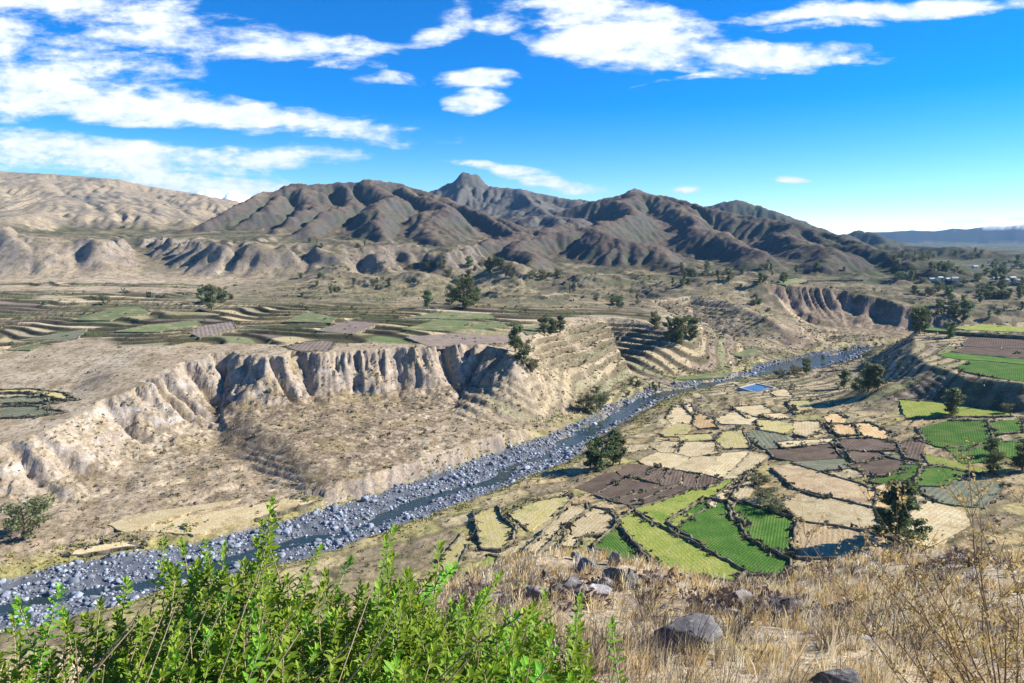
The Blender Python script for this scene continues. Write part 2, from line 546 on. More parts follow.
def land(x, y, info=False):
    """height of the ground; with info also the fields that colour it"""
    x = np.asarray(x, float); y = np.asarray(y, float)
    I = {}
    # --- river and the strips along it
    d, side, t, qx, qy, _ = polyline_near(x, y, RIVER)
    s = d * side                       # + on the far (north) bank
    rn = fbm(x / 30, y / 30, 4, .5, 3.0)
    hw = 18.5 - 6.5 * sstep(T_N0, T_N0 + 50, t) + 4 * fbm(t / 60, t * 0, 2, .5, 6.0) + 14 * sstep(T_P0, T_P0 + 30, t) * sstep(T_P1 + 40, T_P1, t)
    bed = RIVER_Z + .62 + fbm(x / 16 , y / 16, 4, .55, 9.0) * 1.5 + np.clip((d / hw) ** 2, 0, 1.2) * .75
    upper = sstep(T_N0 - 10, T_N0 + 40, t)
    chan = (fbm(t / 70, t * 0 + 2.0, 2, .5, 16.0) * 16 - 4) * lerp(1, .35, upper)
    bed = bed - lerp(1.9, 2.1, upper) * np.exp(-((s - chan) / lerp(3.4, 5.5, upper)) ** 2) * (.55 + .9 * sstep(-.3, .2, fbm(x / 26, y / 26, 2, .5, 29.0)))
    bed = bed - 1.5 * sstep(T_P0, T_P0 + 20, t) * sstep(T_P1 + 20, T_P1, t) * sstep(.9, .5, d / hw)
    cutb = sstep(T_CUT0, T_CUT0 + 25, t) * sstep(T_CUT1 + 20, T_CUT1 - 15, t)
    wob = fbm(x / 9, y / 9, 3, .5, 14.0)
    dn = d + wob * 3.0
    north = np.where(s > 0, 1.0, 0.0)
    nb = cutb * (8.5 * sstep(hw + 1, hw + 5.5, dn)) + (1 - cutb) * 3.5 * sstep(hw, hw + 14, dn)
    terr = np.maximum(d - hw - 6, 0)
    nb = nb + lerp(.07, .12, cutb) * np.minimum(terr, 90) + rn * .6 * sstep(0, 20, terr)
    steps_l = (1 - cutb) * sstep(4, 10, terr) * sstep(80, 60, terr)
    ql = nb / 1.5; fl = ql - np.floor(ql)
    nb = lerp(nb, 1.5 * (np.floor(ql) + sstep(.8, 1.0, fl)), steps_l)
    sb = 6.0 * sstep(hw, hw + 15, dn) + np.minimum(.095 * np.maximum(d - hw - 15, 0), 21)
    sb = sb + rn * .7
    low = bed + sstep(hw - 3, hw + 2, d) * np.where(s > 0, nb, sb)
    # --- north terrace with its bluffs
    ed, _, et, ex_, ey_, (ecl,) = polyline_near(x, y, EDGE, (EDGE_C,))
    ins = in_poly(x, y, NORTH_POLY)
    e = np.where(ins, ed, -ed)
    gl = et / 25.0 + fbm(et / 60.0, et * 0 + .7, 2, .55, 55.0) * 2.4
    ph = np.abs(2 * (gl - np.floor(gl)) - 1)
    gul = ph ** 2.4 * lerp(.45, 1.0, h1(np.floor(gl + .5) + 3))
    gfine = fbm(et / 6.0, np.clip(-e, 0, 30) / 25, 3, .6, 65.0)
    e2 = e - ecl * (gul * lerp(9.0, 25.0, h1(np.floor(gl * .5 + .3) + 9)) * np.exp(-np.abs(e + 12) / 25) + gfine * 9.0 * np.exp(-np.abs(e + 3) / 14)) + fbm(x / 22, y / 22, 4, .55, 71.0) * (.6 + 4.4 * ecl) + fbm(x / 4.5, y / 4.5, 3, .6, 73.0) * 2.6 * sstep(0, .5, ecl)
    c = np.maximum(-e2, 0)
    P_in = PLAT(x, y)
    P_ed = PLAT(ex_, ey_)
    P = np.where(ins, P_in, P_ed)
    P = P + fbm(x / 60, y / 60, 4, .5, 81.0) * 1.6 * lerp(.4, 1.0, ecl)
    P = P + sstep(700, 860, y) * sstep(-380, -200, x) * sstep(0, 40, e) * ((ridged(x / 120, y / 80, 4, .5, 6.1) - .62) * 15 + fbm(x / 45, y / 45, 3, .5, 7.1) * 3)
    row, colm, ced, fr = plateau_cells(x, y)
    ftm = sstep(690, 800, y) * sstep(1030, 960, y) * sstep(-420, -260, x) * sstep(8, 30, e)
    fq = (P + fbm(x / 70, y / 70, 2, .5, 88.0) * 3) / 3.2
    fqf = fq - np.floor(fq); fqi = np.floor(fq)
    P = lerp(P, P + 3.2 * (sstep(.62, .98, fqf) - fqf), ftm)
    cellmask = sstep(6, 22, e) * sstep(1150, 900, y) * (1 - ftm)
    dry = sstep(.42, .60, fbm(x / 210, y / 120, 3, .5, 91.0) - .2 * sstep(-130, -20, x) + .9 * sstep(780, 860, y) * sstep(-50, -250, x) + .6 * sstep(30, 5, e - 18)
                + .9 * sstep(-120, -160, x) * sstep(470, 440, y))
    cellmask = cellmask * (1 - dry)
    saw = np.where(fr < .17, sstep(0, .17, fr) - .5, .5 - (fr - .17) / .83)
    P = P + cellmask * (saw * 2.6 + (h2(row, colm) - .5) * 1.3 * sstep(0, 3.5, ced))
    cliffH = ecl
    cw_ = 20.0
    drop = cliffH * (.98 * np.minimum(c, cw_) + .75 * np.minimum(c, 4)) + lerp(.37, .42, ecl) * np.maximum(c - cw_ * cliffH, 0)
    rough = np.where(c > 0, (wob * 1.6 + rn * 1.4 + fbm(x / 3.6, y / 3.6, 2, .5, 3.9) * .8) * sstep(0, 8, c), 0)
    zn = P - drop
    tmask = (1 - ecl) * sstep(3, 9, c) * sstep(360, 420, y)
    th = 3.4
    zq = zn + fbm(x / 70, y / 70, 2, .5, 99.0) * 2.5
    q = zq / th; f = q - np.floor(q)
    zt = th * (np.floor(q) + sstep(.72, .98, f)) - (zq - zn)
    tq = np.floor(q); tf = f
    tw = tmask * sstep(-.45, -.2, fbm(x / 60, y / 60, 2, .5, 44.0))
    zn = lerp(zn - rough, zt - .18 * rough, tw)
    # --- right-hand spur
    sd, _, st, sx_, sy_, _ = polyline_near(x, y, SPUR)
    SP = [p[:2] for p in SPUR]
    sins = in_poly(x, y, SP + [(900, 600), (900, 300)])
    se = np.where(sins, sd, -sd) + fbm(x / 20, y / 20, 3, .5, 15.0) * 3
    szt = np.where(sins, SPURTOP(x, y), SPURTOP(sx_, sy_))
    sc_ = np.maximum(-se, 0)
    sz = szt - .74 * sc_ + np.minimum(sc_, 1) * rn * 1.5
    q = sz / 3.2; f = q - np.floor(q)
    sz = lerp(sz, 3.2 * (np.floor(q) + sstep(.5, .95, f)), .35 * sstep(1, 5, sc_) * sstep(-.2, .2, fbm(x / 30, y / 30, 2, .5, 64.0)))
    # --- hill the camera stands on
    yb = 31 + 12 * sstep(6, 24, x) - 6 * sstep(0, -12, x)
    nf = fbm(x / 3.1, y / 3.1, 4, .5, 23.0)
    hz = -1.72 - (.435 - (.035 * sstep(7, 22, x) - .012 * sstep(-2, 3, x) * sstep(12, 7, x))) * y + .10 * np.minimum(x, 0) - .02 * np.abs(x) - .50 * 7 * np.log1p(np.exp(np.clip((y - yb) / 7, -30, 30)))
    hz = hz + nf * .28 * sstep(1, 6, np.abs(y) + np.abs(x)) + rn * sstep(15, 40, y) * 1.2
    hz = hz + 2.0 * np.exp(-(((x - 2.2) / 4.6) ** 2 + ((y - 24) / 6.0) ** 2))
    hz = hz - sstep(-40, -140, x) * 30
    # --- put together
    z = smax(low, lerp(np.minimum(zn, RIVER_Z - 6), zn, sstep(hw - 6, hw + 42, d)), 2.5)
    z = smax(z, sz, 2.0)
    for bx, by, bh, sx, sy in BUMPS:
        z = z + bh * np.exp(-(((x - bx) / sx) ** 2 + ((y - by) / sy) ** 2) * 1.2)
    hill = hz > z
    z = smax(z, hz, 1.5)
    # --- far country
    far = sstep(985, 1090, y)
    inm = (y > 960)
    mz = bilin(MZ, x, y)
    mdet = bilin(MBASE, x, y)
    hgt = np.clip((mz - mdet) / 40, 0, 1)
    crag = ridged(x / 46, y / 46, 5, .62, 5.5) - .55
    mz = mz + (hgt * np.where(near_lab(x, y) == 6, -1.2, 7.0) + 3.0) * crag
    zfar = np.where(inm, mz, -1e9)
    z = np.where(inm, lerp(z, np.maximum(zfar, z - 40 * far), far), z)
    vfar = sstep(3900, 4250, y)
    zz = PLAT(x, y)
    lab = near_lab(x, y)
    for k, sl, RP in RIDGES:
        if k < 7:
            continue
        dd, *_r, (rz,) = polyline_near(x, y, RP, ([p[2] for p in RP],))
        cand = rz - sl * dd + (ridged(x / 900, y / 900, 4, .5, 2.0) - .6) * (60 if k == 8 else 190) * np.clip(dd / 300, .12, 1)
        if k == 7:
            cand = cand + (fbm(x / 160, y / 400, 3, .6, 1.0)) * 45
        if k == 8:
            cand = cand + fbm(x / 300, y / 300, 3, .5, 1.0) * 14
        lab = np.where((cand > zz) & (y > 4250), k, lab)
        zz = np.maximum(zz, cand)
    z = lerp(z, zz, vfar)
    if not info:
        return z
    I.update(s=s, d=d, t=t, hw=hw, e=e2, ecl=ecl, c=c, ins=ins, cell=cellmask, row=row, col=colm, ced=ced, dry=dry, tw=tw, zn=zn, low=low,
             sz=sz, se=se, hz=hz, hill=hill, lab=lab, far=far, hgt=hgt * far, cut=bilin(MCUT, x, y) * far, crag=crag, gul=gul, tzf=np.floor(q), rn=rn,
             terr=terr, cutb=cutb, sins=sins, zt=tq, tf=tf, rowf=fr, ftm=ftm, fqf=fqf, fqi=fqi)
    return z, I


def H(x, y):
    return float(land(np.array([x]), np.array([y]))[0])


def hit(u, v, d0=6.0, d1=1100.0):
    """where the sight line through a picture point meets the ground"""
    d = ray(u, v); d = d / d[1]
    ds = np.geomspace(d0, d1, 700)
    zz = land(d[0] * ds, ds)
    below = np.nonzero(zz > d[2] * ds)[0]
    k = below[0] if len(below) else len(ds) - 1
    a, b = ds[max(k - 1, 0)], ds[k]
    dd = np.linspace(a, b, 40)
    zz = land(d[0] * dd, dd)
    below = np.nonzero(zz > d[2] * dd)[0]
    dm = dd[below[0]] if len(below) else b
    return np.array([d[0] * dm, dm, H(d[0] * dm, dm)])

# ------------------------------------------------------------------ materials
def new_mat(name):
    m = bpy.data.materials.new(name)
    m.use_nodes = True
    m.node_tree.nodes.clear()
    n = NT(m.node_tree)
    out = n.node('ShaderNodeOutputMaterial')
    b = n.node('ShaderNodeBsdfPrincipled')
    b.inputs['Roughness'].default_value = .92
    b.inputs['Specular IOR Level'].default_value = .15
    n.l.new(b.outputs[0], out.inputs[0])
    return m, n, b


def land_material():
    m, n, b = new_mat('land')
    at = n.node('ShaderNodeAttribute', attribute_name='Col')
    geo = n.node('ShaderNodeNewGeometry')
    P = geo.outputs['Position']
    n1 = n.noise(P, 0.55, 6.0, .65)
    n2 = n.noise(P, 4.0, 5.0, .65)
    n3 = n.noise(P, .05, 5.0, .6)
    f = n.math('MULTIPLY', n.ramp(n1, .3, .7, .72, 1.28, False), n.ramp(n2, .3, .7, .82, 1.18, False))
    f = n.math('MULTIPLY', f, n.ramp(n3, .35, .65, .88, 1.12, False))
    v = n.node('ShaderNodeVectorMath', operation='SCALE')
    n.l.new(at.outputs['Color'], v.inputs[0]); n.l.new(f, v.inputs['Scale'])
    aux = n.node('ShaderNodeAttribute', attribute_name='Aux')
    sx = n.node('ShaderNodeSeparateColor'); n.l.new(aux.outputs['Color'], sx.inputs[0])
    s1 = n.noise(P, 0.62, 3.0, .6); s2 = n.noise(n.mapping(P, (1, 1, 1), loc=(31, 7, 3)), 1.5, 2.0, .6); s3 = n.noise(P, .11, 5.0, .7)
    near = n.math('MULTIPLY', n.math('MAXIMUM', n.ramp(s1, .52, .60), n.math('MULTIPLY', n.ramp(s2, .56, .64), .8)), sx.outputs[0])
    col = n.mix(near, v.outputs[0], n.mix(n.noise(P, .3, 2.0), (.085, .06, .04), (.15, .125, .06)))
    farm = n.math('MULTIPLY', n.ramp(s3, .50, .62), sx.outputs[1])
    col = n.mix(farm, col, n.mix(n.noise(P, .03, 3.0), (.05, .045, .042), (.085, .085, .05)))
    pale = n.math('MULTIPLY', n.ramp(n.noise(n.mapping(P, (1, 1, 1), loc=(5, 50, 9)), .9, 4.0, .7), .60, .68), sx.outputs[2])
    col = n.mix(pale, col, (.52, .45, .35))
    n.l.new(col, b.inputs['Base Color'])
    bump = n.node('ShaderNodeBump')
    bump.inputs['Strength'].default_value = .8
    bump.inputs['Distance'].default_value = .6
    hsum = n.math('ADD', n1, n.math('MULTIPLY', n2, .25))
    n.l.new(hsum, bump.inputs['Height'])
    n.l.new(bump.outputs[0], b.inputs['Normal'])
    b.inputs['Roughness'].default_value = 1.0
    b.inputs['Specular IOR Level'].default_value = 0.05
    return m


MAT_LAND = land_material()


def mesh_np(name, V, F, mat, cols=None, smooth=False, aux=None):
    me = bpy.data.meshes.new(name)
    V = np.asarray(V, np.float32); F = np.asarray(F, np.int32)
    k = F.shape[1]
    me.vertices.add(len(V)); me.vertices.foreach_set('co', V.ravel())
    me.loops.add(F.size); me.loops.foreach_set('vertex_index', F.ravel())
    me.polygons.add(len(F)); me.polygons.foreach_set('loop_start', np.arange(0, F.size, k, dtype=np.int32))
    if smooth:
        me.polygons.foreach_set('use_smooth', np.ones(len(F), bool))
    me.update(calc_edges=True)
    if cols is not None:
        ca = me.color_attributes.new('Col', 'FLOAT_COLOR', 'POINT')
        c4 = np.ones((len(V), 4), np.float32); c4[:, :3] = cols
        ca.data.foreach_set('color', c4.ravel())
    if aux is not None:
        ca = me.color_attributes.new('Aux', 'FLOAT_COLOR', 'POINT')
        c4 = np.ones((len(V), 4), np.float32); c4[:, :3] = aux
        ca.data.foreach_set('color', c4.ravel())
    if mat:
        me.materials.append(mat)
    return me


def link(name, data, parent=None, label=None, cat=None, group=None, kind=None):
    o = bpy.data.objects.new(name, data)
    COL.objects.link(o)
    if parent is not None:
        o.parent = parent
    for k, v in (('label', label), ('category', cat), ('group', group), ('kind', kind)):
        if v:
            o[k] = v
    return o


# ------------------------------------------------------------------ ground sheet
def cmix(a, b, t):
    return a + (np.asarray(b) - a) * t[..., None]


# ------------------------------------------------------------------ farm plots: outline in picture points, laid on the ground where the sight lines meet it
Z1 = (560, 380, 3.417); Z3 = (420, 470, 4.267); Z6 = (650, 340, 2.738); Z2 = (780, 300, 3.414); ZL = (0, 280, 3.2); ZR = (0, 330, 2.354)
FIELD_DEFS = [
    # zoom, crop, hedge strength, label, outline
    (Z1, 'grass', 1.0, 'yellow-green meadow strip between two stone walls, nearest the tumbled rocks', [(218, 500), (272, 462), (350, 512), (470, 580), (590, 640), (560, 672), (360, 652), (280, 570)]),
    (Z1, 'crop', 1.0, 'small green field corner below the tan paddocks, beside the pointed boulders', [(130, 572), (200, 512), (275, 592), (330, 640), (250, 640), (150, 605)]),
    (Z1, 'grass', .6, 'pale yellow-green meadow between the ploughed plots and the bright green crop', [(285, 440), (430, 392), (560, 352), (592, 358), (500, 430), (395, 498), (340, 480)]),
    (Z1, 'crop', 1.0, 'largest bright green crop field, curved along a dark stone wall', [(397, 500), (507, 426), (575, 440), (588, 490), (640, 548), (750, 604), (745, 650), (620, 638), (500, 562)]),
    (Z1, 'crop', 1.0, 'bright green crop field enclosed by grey hedges, right of the largest green field', [(602, 452), (622, 428), (700, 455), (787, 482), (778, 585), (730, 577), (650, 532)]),
    (Z1, 'plough', .3, 'ploughed brown strip nearest the river trees', [(68, 370), (150, 325), (200, 320), (218, 345), (130, 385)]),
    (Z1, 'plough', .3, 'second long ploughed brown strip from the river', [(132, 390), (225, 347), (330, 365), (185, 409)]),
    (Z1, 'plough', .3, 'third long ploughed brown strip from the river', [(192, 412), (337, 366), (387, 363), (245, 421)]),
    (Z1, 'plough', .3, 'ploughed brown strip bordering the pale yellow-green meadow', [(252, 426), (396, 368), (440, 377), (290, 437)]),
    (Z1, 'plough', .5, 'ploughed plot topmost on the left of the five upper brown plots', [(205, 312), (235, 290), (325, 302), (272, 334), (222, 336)]),
    (Z1, 'plough', .5, 'second of the five upper brown plots', [(278, 336), (332, 304), (370, 309), (337, 352)]),
    (Z1, 'plough', .5, 'middle of the five upper brown plots', [(346, 352), (376, 312), (414, 318), (402, 360)]),
    (Z1, 'plough', .5, 'fourth of the five upper brown plots', [(425, 362), (430, 318), (476, 325), (460, 370)]),
    (Z1, 'plough', .5, 'rightmost of the five upper brown plots', [(472, 376), (484, 326), (555, 347), (530, 364)]),
    (Z1, 'straw', .35, 'pale straw paddock above the upper brown plots, left end', [(280, 277), (350, 247), (450, 270), (387, 302), (300, 292)]),
    (Z1, 'straw', .35, 'pale straw paddock above the middle of the upper brown plots', [(400, 302), (457, 270), (540, 264), (480, 318)]),
    (Z1, 'straw', .35, 'pale straw paddock above the right end of the upper brown plots', [(490, 322), (560, 257), (640, 252), (560, 337)]),
    (Z1, 'straw', .45, 'pale straw paddock beside the grey shrub thicket', [(570, 332), (650, 252), (715, 262), (622, 332)]),
    (Z1, 'straw', .5, 'small straw paddock on the rim above the blue river reach', [(330, 237), (360, 212), (410, 217), (400, 245), (350, 247)]),
    (Z1, 'straw', .5, 'wide straw paddock in the middle of the bench', [(402, 247), (430, 217), (520, 217), (530, 250), (455, 264)]),
    (Z1, 'drygrass', .5, 'yellowish paddock on the rim over the river', [(350, 182), (400, 152), (440, 157), (420, 190), (360, 192)]),
    (Z1, 'straw', .7, 'straw paddock at the corner of the river rim', [(370, 132), (395, 92), (418, 92), (443, 122), (438, 150), (390, 147)]),
    (Z1, 'straw', .7, 'tiny straw plot below the dark scrub by the reservoir', [(424, 90), (450, 86), (462, 110), (445, 116)]),
    (Z1, 'ochre', .7, 'small ochre plot hedged in dark scrub near the river rim', [(460, 152), (470, 117), (520, 132), (530, 160), (480, 165)]),
    (Z1, 'drygrass', .6, 'narrow yellowish strip above the wide straw paddock', [(410, 192), (500, 187), (520, 205), (430, 212)]),
    (Z1, 'drygrass', .6, 'yellowish paddock left of the curved olive plot', [(560, 182), (620, 177), (640, 230), (570, 230), (540, 210)]),
    (Z1, 'straw', .6, 'straw plot below the reservoir', [(602, 97), (690, 87), (720, 110), (640, 125)]),
    (Z1, 'straw', .6, 'straw plot second below the reservoir', [(542, 132), (600, 112), (665, 132), (640, 150), (560, 150)]),
    (Z1, 'straw', .6, 'straw plot right below the reservoir', [(690, 122), (750, 117), (780, 130), (730, 136)]),
    (Z1, 'straw', .5, 'straw plot touching the right end of the reservoir', [(722, 42), (770, 32), (790, 55), (740, 55)]),
    (Z1, 'drygrass', .7, 'yellow-green plot below the right-hand straw plots of the reservoir', [(680, 142), (740, 142), (790, 160), (760, 180), (690, 167)]),
    (Z1, 'olive', .6, 'curved olive-grey plot in the middle of the bench', [(647, 187), (680, 177), (760, 192), (788, 222), (700, 232), (662, 207)]),
    (Z1, 'straw', .9, 'narrow tan strip beside the grey shrub thicket, outer one', [(515, 417), (590, 357), (610, 337), (628, 345), (570, 395), (540, 426)]),
    (Z1, 'straw', .9, 'narrow tan strip against the grey shrub thicket, inner one', [(592, 402), (637, 337), (668, 337), (663, 370), (620, 415)]),
    (Z3, 'drygrass', 1.0, 'golden paddock with a curved wall on its left, above the bush tips', [(240, 192), (330, 172), (345, 215), (400, 242), (390, 300), (340, 340), (270, 330)]),
    (Z3, 'drygrass', .8, 'long golden paddock just above the river bank scrub', [(392, 187), (490, 142), (620, 117), (640, 130), (560, 200), (470, 250), (420, 212)]),
    (Z3, 'straw', 1.0, 'golden strip paddock lined with round shrubs', [(457, 350), (560, 242), (640, 167), (700, 152), (705, 185), (620, 242), (520, 350)]),
    (Z3, 'straw', 1.0, 'broad tan paddock left of the green fields', [(655, 242), (740, 167), (800, 182), (843, 235), (770, 273), (667, 285)]),
    (Z3, 'straw', .9, 'little tan plot just above the jumbled rocks', [(602, 330), (630, 282), (690, 295), (660, 330)]),
    (Z3, 'drygrass', .7, 'golden plot half hidden behind the tallest bush shoots', [(90, 390), (180, 282), (195, 330), (150, 430), (110, 430)]),
    (Z3, 'grass', .9, 'small green plot with a lone grey shrub', [(240, 430), (290, 372), (330, 382), (310, 450), (250, 460)]),
    (Z3, 'grass', .9, 'tiny green plot beside the dark rocky scrub', [(350, 392), (410, 382), (470, 398), (460, 425), (400, 432), (350, 432)]),
    (Z6, 'plough', .7, 'dark olive-brown plot below the straw plots in mid bench', [(330, 297), (480, 287), (508, 323), (400, 330), (350, 322)]),
    (Z6, 'olive', .7, 'narrow olive plot under the dark olive-brown one', [(402, 337), (520, 327), (538, 350), (470, 358)]),
    (Z6, 'straw', .5, 'thin pale strip above the dark olive-brown plot', [(360, 282), (490, 272), (498, 284), (370, 293)]),
    (Z6, 'plough', .8, 'dark ploughed plot under the ochre plots', [(522, 277), (600, 272), (660, 282), (676, 298), (620, 305), (550, 300)]),
    (Z6, 'plough', .8, 'dark ploughed wedge in the middle of the brown plots', [(542, 307), (620, 310), (648, 324), (570, 335)]),
    (Z6, 'plough', .8, 'dark ploughed plot above the small green crop fields', [(557, 347), (640, 327), (700, 337), (690, 360), (612, 372)]),
    (Z6, 'plough', .8, 'dark ploughed plot beside the rocky strip, right of the brown plots', [(684, 290), (720, 272), (748, 286), (735, 325), (702, 320)]),
    (Z6, 'ochre', .9, 'topmost round ochre plot left of the rocky knoll', [(480, 212), (510, 202), (533, 215), (518, 228), (490, 228)]),
    (Z6, 'ochre', .9, 'middle ochre plot left of the rocky knoll', [(490, 237), (556, 232), (566, 260), (520, 262)]),
    (Z6, 'ochre', .9, 'rounded ochre plot at the foot of the rocky knoll', [(562, 234), (600, 230), (655, 257), (640, 270), (590, 262)]),
    (Z6, 'straw', .7, 'pale straw plot left of the ochre plots', [(400, 227), (460, 227), (470, 245), (430, 265), (400, 257)]),
    (Z6, 'drygrass', .8, 'small yellow-green plot among the dark hedges of the upper bench', [(380, 172), (430, 167), (440, 190), (400, 200)]),
    (Z6, 'grass', .6, 'long yellow-green meadow at the foot of the shaded spur', [(702, 167), (780, 177), (960, 195), (960, 208), (800, 212), (720, 210)]),
    (Z6, 'crop', .8, 'large vivid green field below the spur, left of the hedge trees', [(747, 247), (820, 227), (910, 227), (925, 280), (850, 298), (770, 280)]),
    (Z6, 'crop', .8, 'vivid green field directly below the large one', [(822, 302), (930, 287), (940, 330), (860, 335)]),
    (Z6, 'crop', .8, 'vivid green plot at the right edge under the spur', [(937, 227), (1010, 222), (1020, 250), (947, 257)]),
    (Z6, 'crop', .8, 'shaded green plot at the right edge, lower one', [(957, 287), (1022, 277), (1022, 330), (962, 312)]),
    (Z6, 'crop', .7, 'green crop plot left of a small path, above the lone dark tree', [(612, 387), (700, 347), (738, 347), (718, 385), (650, 395)]),
    (Z6, 'crop', .7, 'green crop plot right of a small path, above the grey-blue plot', [(732, 395), (747, 357), (800, 352), (868, 365), (800, 400)]),
    (Z6, 'grass', .5, 'thin meadow strip between the green plots', [(762, 322), (800, 327), (900, 352), (948, 370), (880, 363), (780, 345)]),
    (Z6, 'olive', .5, 'grey-blue fallow plot right of the lone dark tree', [(747, 412), (870, 382), (958, 402), (905, 453), (800, 443)]),
    (Z6, 'stubble', .8, 'broad brown stubble field right of the grey shrub thicket', [(352, 362), (400, 347), (560, 397), (598, 412), (588, 453), (470, 430), (420, 410)]),
    (Z6, 'straw', .8, 'pale stubble field below the broad brown one', [(372, 455), (430, 422), (600, 467), (608, 500), (570, 513), (420, 490)]),
    (Z6, 'ochre', .5, 'small bright tan plot left of the lone dark tree', [(602, 412), (640, 402), (650, 450), (604, 466)]),
    (Z6, 'straw', .5, 'tan field right of the lone dark tree', [(682, 502), (760, 452), (848, 472), (858, 510), (780, 558), (702, 545)]),
    (Z6, 'stubble', .9, 'shaded stubble plot right of the hedged green field', [(407, 572), (417, 507), (520, 522), (640, 547), (590, 600), (420, 592)]),
    (Z2, 'grass', .4, 'light green strip on the far edge of the spur top', [(600, 96), (700, 86), (833, 96), (833, 110), (640, 102)]),
    (Z2, 'crop', .5, 'green strip below the light one on the spur top', [(502, 90), (600, 101), (833, 116), (833, 131), (640, 118), (510, 105)]),
    (Z2, 'plough', .4, 'dark ploughed strip on the spur top, upper one', [(632, 150), (665, 124), (833, 136), (833, 165), (640, 158)]),
    (Z2, 'plough', .4, 'dark ploughed strip on the spur top, lower one', [(602, 177), (640, 162), (833, 171), (833, 196), (660, 187)]),
    (Z2, 'crop', .5, 'thin green strip under the ploughed spur strips', [(552, 190), (590, 182), (833, 206), (833, 220), (700, 208), (620, 204)]),
    (Z2, 'crop', .5, 'wide green field at the front edge of the spur top', [(617, 232), (650, 211), (833, 226), (833, 277), (720, 262), (640, 246)]),
    (ZL, 'olive', 1.0, 'lowest grey-green terrace at the left edge above the pale cliff', [(0, 408), (110, 408), (205, 424), (120, 438), (0, 444)]),
    (ZL, 'olive', 1.0, 'second grey-green terrace at the left edge', [(0, 378), (120, 376), (178, 394), (70, 397), (0, 399)]),
    (ZL, 'drygrass', 1.0, 'narrow dry terrace above the grey-green ones at the left edge', [(0, 352), (100, 350), (200, 366), (240, 384), (190, 386), (100, 366), (0, 366)]),
    (ZR, 'straw', .4, 'pale river terrace plot nearest the water', [(150, 530), (250, 492), (350, 492), (300, 505), (330, 512), (200, 535)]),
    (ZR, 'straw', .4, 'long pale river terrace plot under the talus slope', [(262, 460), (330, 432), (560, 402), (520, 415), (450, 430), (300, 475)]),
    (ZR, 'straw', .4, 'long pale river terrace plot along the stones', [(332, 470), (400, 442), (600, 412), (660, 402), (740, 402), (600, 450), (460, 485)]),
]
# smaller strips on the north plateau, outlines in picture points of the whole view
PX = (0, 0, 1.0)
FIELD_DEFS += [
    (PX, 'plough', .5, 'brown plot on the plateau right above the fluted bluff, left one', [(285, 347), (310, 342), (335, 343), (328, 351), (300, 352)]),
    (PX, 'plough', .5, 'brown plot on the plateau behind the fluted bluff', [(318, 331), (350, 321), (378, 324), (352, 334)]),
    (PX, 'plough', .5, 'grey-brown plot on the plateau rim, widest one', [(408, 339), (455, 333), (505, 336), (512, 345), (480, 343), (430, 346)]),
    (PX, 'crop', .6, 'green strip on the plateau, middle of three', [(405, 330), (440, 320), (500, 322), (506, 328), (450, 330)]),
    (PX, 'crop', .6, 'green strip on the plateau beneath the round tree clump', [(408, 318), (440, 313), (488, 314), (494, 319), (440, 319)]),
    (PX, 'crop', .6, 'bright green plot beside the row of plateau trees', [(520, 328), (556, 322), (562, 327), (528, 335)]),
    (PX, 'crop', .6, 'long green strip at left on the plateau', [(118, 332), (150, 325), (196, 321), (200, 325), (160, 332)]),
    (PX, 'crop', .6, 'green strip near the left edge of the plateau', [(8, 350), (40, 344), (52, 345), (30, 351)]),
    (PX, 'plough', .6, 'grey ploughed strips below the leafy plateau trees', [(190, 334), (205, 325), (232, 323), (236, 330), (200, 337)]),
    (PX, 'crop', .6, 'green plot on the plateau behind the brown one', [(286, 322), (310, 312), (336, 318), (330, 323)]),
    (PX, 'olive', .6, 'pale olive plots at left of the plateau', [(22, 341), (60, 333), (86, 330), (76, 339)]),
    (PX, 'crop', .7, 'green striped plots left of the leafy plateau trees', [(75, 320), (110, 309), (140, 308), (150, 312), (110, 321)]),
    (PX, 'crop', .6, 'green plot at the foot of the stepped hillside by the river', [(666, 376), (700, 373), (728, 374), (722, 379), (680, 380)]),
    (PX, 'crop', .6, 'small green plot in the side gully right of the steps', [(730, 352), (755, 349), (766, 354), (742, 359)]),
    (PX, 'straw', .4, 'pale flat field beyond the far cliff', [(802, 281), (830, 277), (862, 279), (840, 284)]),
    (PX, 'crop', .4, 'green flat field beyond the far cliff', [(770, 282), (796, 276), (806, 282), (786, 287)]),
]


